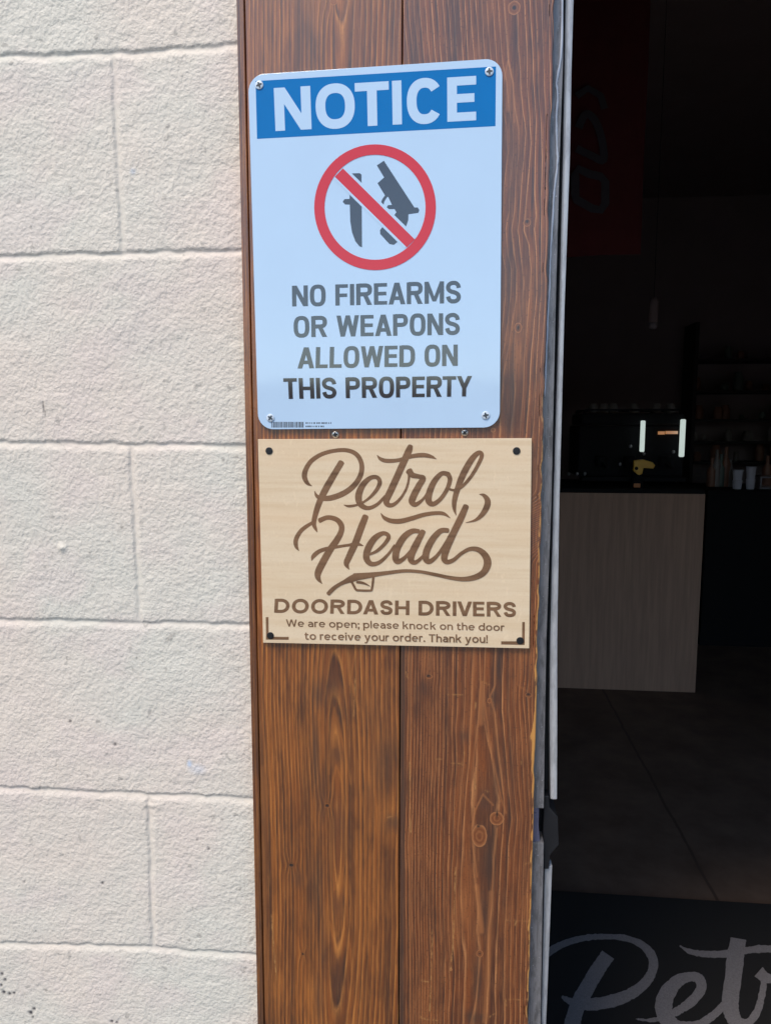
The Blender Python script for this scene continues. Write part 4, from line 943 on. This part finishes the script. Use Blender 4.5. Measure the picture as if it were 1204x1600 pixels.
ik.ribbon([(900, 150), (918, 138), (938, 150), (944, 170)], 11)
ik.mb.build('figures', M['grey_print'], bn, fix=False)
# pendant lamp, unlit
yp = 3.0; p, q = P(1020, 486, yp), P(1020, 514, yp)
pd = empty('pendant_lamp', (p[0], yp, q[2]), 'small unlit pendant lamp hanging above the service counter', 'lamp')
b = MB(); b.lathe((p[0], yp, q[2]+.03), [(.022, 0), (.022, .10), (.010, .12)], 14); b.build('shade', M['room'], pd, smooth=True)
b = MB(); b.lathe((p[0], yp, q[2]), [(.012, 0), (.021, .006), (.021, .03)], 14); b.build('bulb', M['paper'], pd, smooth=True)
b = MB(); b.tube([(p[0], yp, q[2]+.15), (p[0], yp, 3.5)], .0015); b.build('cord', M['gap'], pd)
# back counter and cups on it
BY = 4.35; bz = P(1170, 766, BY)[2]; bx = P(1105, 766, BY)[0]
bc = empty('back_counter', (bx+.9, BY+.3, 0), 'black back counter along the rear of the room, right of the oak front', 'counter')
b = MB(); b.box(bx, 4.2, BY, BY+.6, .0, bz-.03); b.build('cabinet', M['black_top'], bc)
b = MB(); b.box(bx-.01, 4.21, BY-.02, BY+.61, bz-.03, bz); b.build('worktop', M['black_top'], bc, bevel=.004)
for (u, v0, w_, lab) in ((1152, 734, 7.5, 'left stack of white paper cups on the dark back counter'), (1173, 729, 7.0, 'right stack of white paper cups on the dark back counter')):
    p = P(u, v0, BY+.1); r = w_*(BY+.875)/F
    cs = MB(); hh = p[2]-bz; cs.lathe((p[0], BY+.1, bz), [(r*.78, 0), (r*.95, hh*.45), (r*.80, hh*.47), (r, hh*.94), (r*1.06, hh*.96), (r*1.04, hh)], 18)
    o = cs.build('paper_cup_stack', M['cup'], None, smooth=False); tag(o, lab, 'cups', 'stacks of paper cups')
p = P(1185, 752, BY+.12); b = MB(); b.box(p[0], p[0]+.5, BY+.1, BY+.3, bz, bz+.012); b.box(p[0], p[0]+.5, BY+.1, BY+.3, bz+.075, bz+.085)
for xx in (p[0], p[0]+.49): b.box(xx, xx+.01, BY+.1, BY+.3, bz+.012, bz+.075)
tag(b.build('wire_rack', M['chrome'], None), 'low grey rack beside the paper cups on the back counter', 'rack')
# shelving with jars
YSH = 5.7
sh0 = P(1088, 600, YSH)[0]
sh = empty('shelf_unit', (sh0+.8, YSH+.15, 0), 'dark wall shelving crowded with jars and tins at the back', 'shelves')
levels = [P(1150, v, YSH)[2] for v in (722, 690, 655, 610, 560)]
for z in levels:
    b = MB(); b.box(sh0, sh0+1.9, YSH, YSH+.32, z-.02, z); b.build('shelf', M['shelf'], sh)
for xx in (sh0-.03, sh0+1.9):
    b = MB(); b.box(xx, xx+.03, YSH, YSH+.32, 0, levels[-1]+.3); b.build('upright', M['shelf'], sh)
def jar_mesh(r, hh, mat):
    b = MB(); b.lathe((0, 0, 0), [(r*.85, 0), (r, hh*.06), (r, hh*.74), (r*.72, hh*.82), (r*.72, hh), (r*.6, hh*1.01)], 14); return b
protos = {}
rng = random.Random(9)
kinds = (('jar_grey', 'jar', 'dim grey jar among the crowded dark shelves at the back'), ('jar_brown', 'jar', 'dim reddish brown jar among the crowded dark shelves at the back'), ('jar_green', 'tin', 'dim green tin among the crowded dark shelves at the back'))
for li, z in enumerate(levels):
    x = sh0+.06
    while x < sh0+1.25:
        mk, nm, lab = rng.choice(kinds)
        if mk not in protos:
            o = jar_mesh(.036, .10, None).build(nm, M[mk], None, smooth=True); protos[mk] = o
        else:
            o = protos[mk].copy(); COL.objects.link(o)
        s = rng.uniform(.45, 1.25); o.location = (x, YSH+rng.uniform(.05, .24), z); o.scale = (s, s, s*rng.uniform(.7, 1.6)); o.rotation_euler = (0, 0, rng.uniform(0, 6))
        tag(o, lab, nm, {'jar_grey': 'grey jars on the shelves', 'jar_brown': 'brown jars on the shelves', 'jar_green': 'green tins on the shelves'}[mk]); x += rng.uniform(.08, .26)
# two sheets of paper on the rear wall
for (v0, v1, lab) in ((124, 156, 'upper of two white sheets on the rear wall'), (180, 214, 'lower of two white sheets on the rear wall')):
    p, q = P(1192, v0, 6.19), P(1240, v1, 6.19); b = MB(); b.box(p[0], q[0], 6.193, 6.197, q[2], p[2]); tag(b.build('paper_sheet', M['paper'], None), lab, 'paper')

# clutter: cups on the coffee machine, bottles along the back counter
def cup_mesh(r, hh):
    b = MB(); b.lathe((0, 0, 0), [(r, 0), (r*1.02, hh*.1), (r*.74, hh*.9), (r*.6, hh)], 14); return b
cu = None
for u in (926, 942, 957, 990, 1024, 1046):
    p = P(u, 640, ym+.2)
    if cu is None: cu = o = cup_mesh(.032, .06).build('coffee_cup', M['jar_grey'], None, smooth=True)
    else: o = cu.copy(); COL.objects.link(o)
    o.location = (p[0], ym+.2, zt-.02)
    tag(o, 'dim grey cup turned upside down on top of the coffee machine', 'cup', 'cups on the coffee machine')
bt = {}
for k, (u, hh, mk) in enumerate(((1110, .20, 'jar_brown'), (1117, .26, 'jar_grey'), (1124, .23, 'jar_green'), (1131, .28, 'jar_brown'), (1138, .19, 'jar_grey'), (1196, .22, 'jar_brown'))):
    p = P(u, 760, BY+.3)
    if mk not in bt:
        b = MB(); b.lathe((0, 0, 0), [(.9, 0), (1, .03), (1, .58), (.36, .76), (.34, .97), (.40, 1.0)], 14); o = b.build('syrup_bottle', M[mk], None, smooth=True); bt[mk] = o
    else: o = bt[mk].copy(); COL.objects.link(o)
    o.location = (p[0], BY+.3, bz); o.scale = (.034, .034, hh)
    c = {'jar_brown': 'brown', 'jar_grey': 'grey', 'jar_green': 'green'}[mk]
    tag(o, 'dim '+c+' syrup bottle standing on the dark back counter near the paper cups', 'bottle', c+' syrup bottles on the back counter')
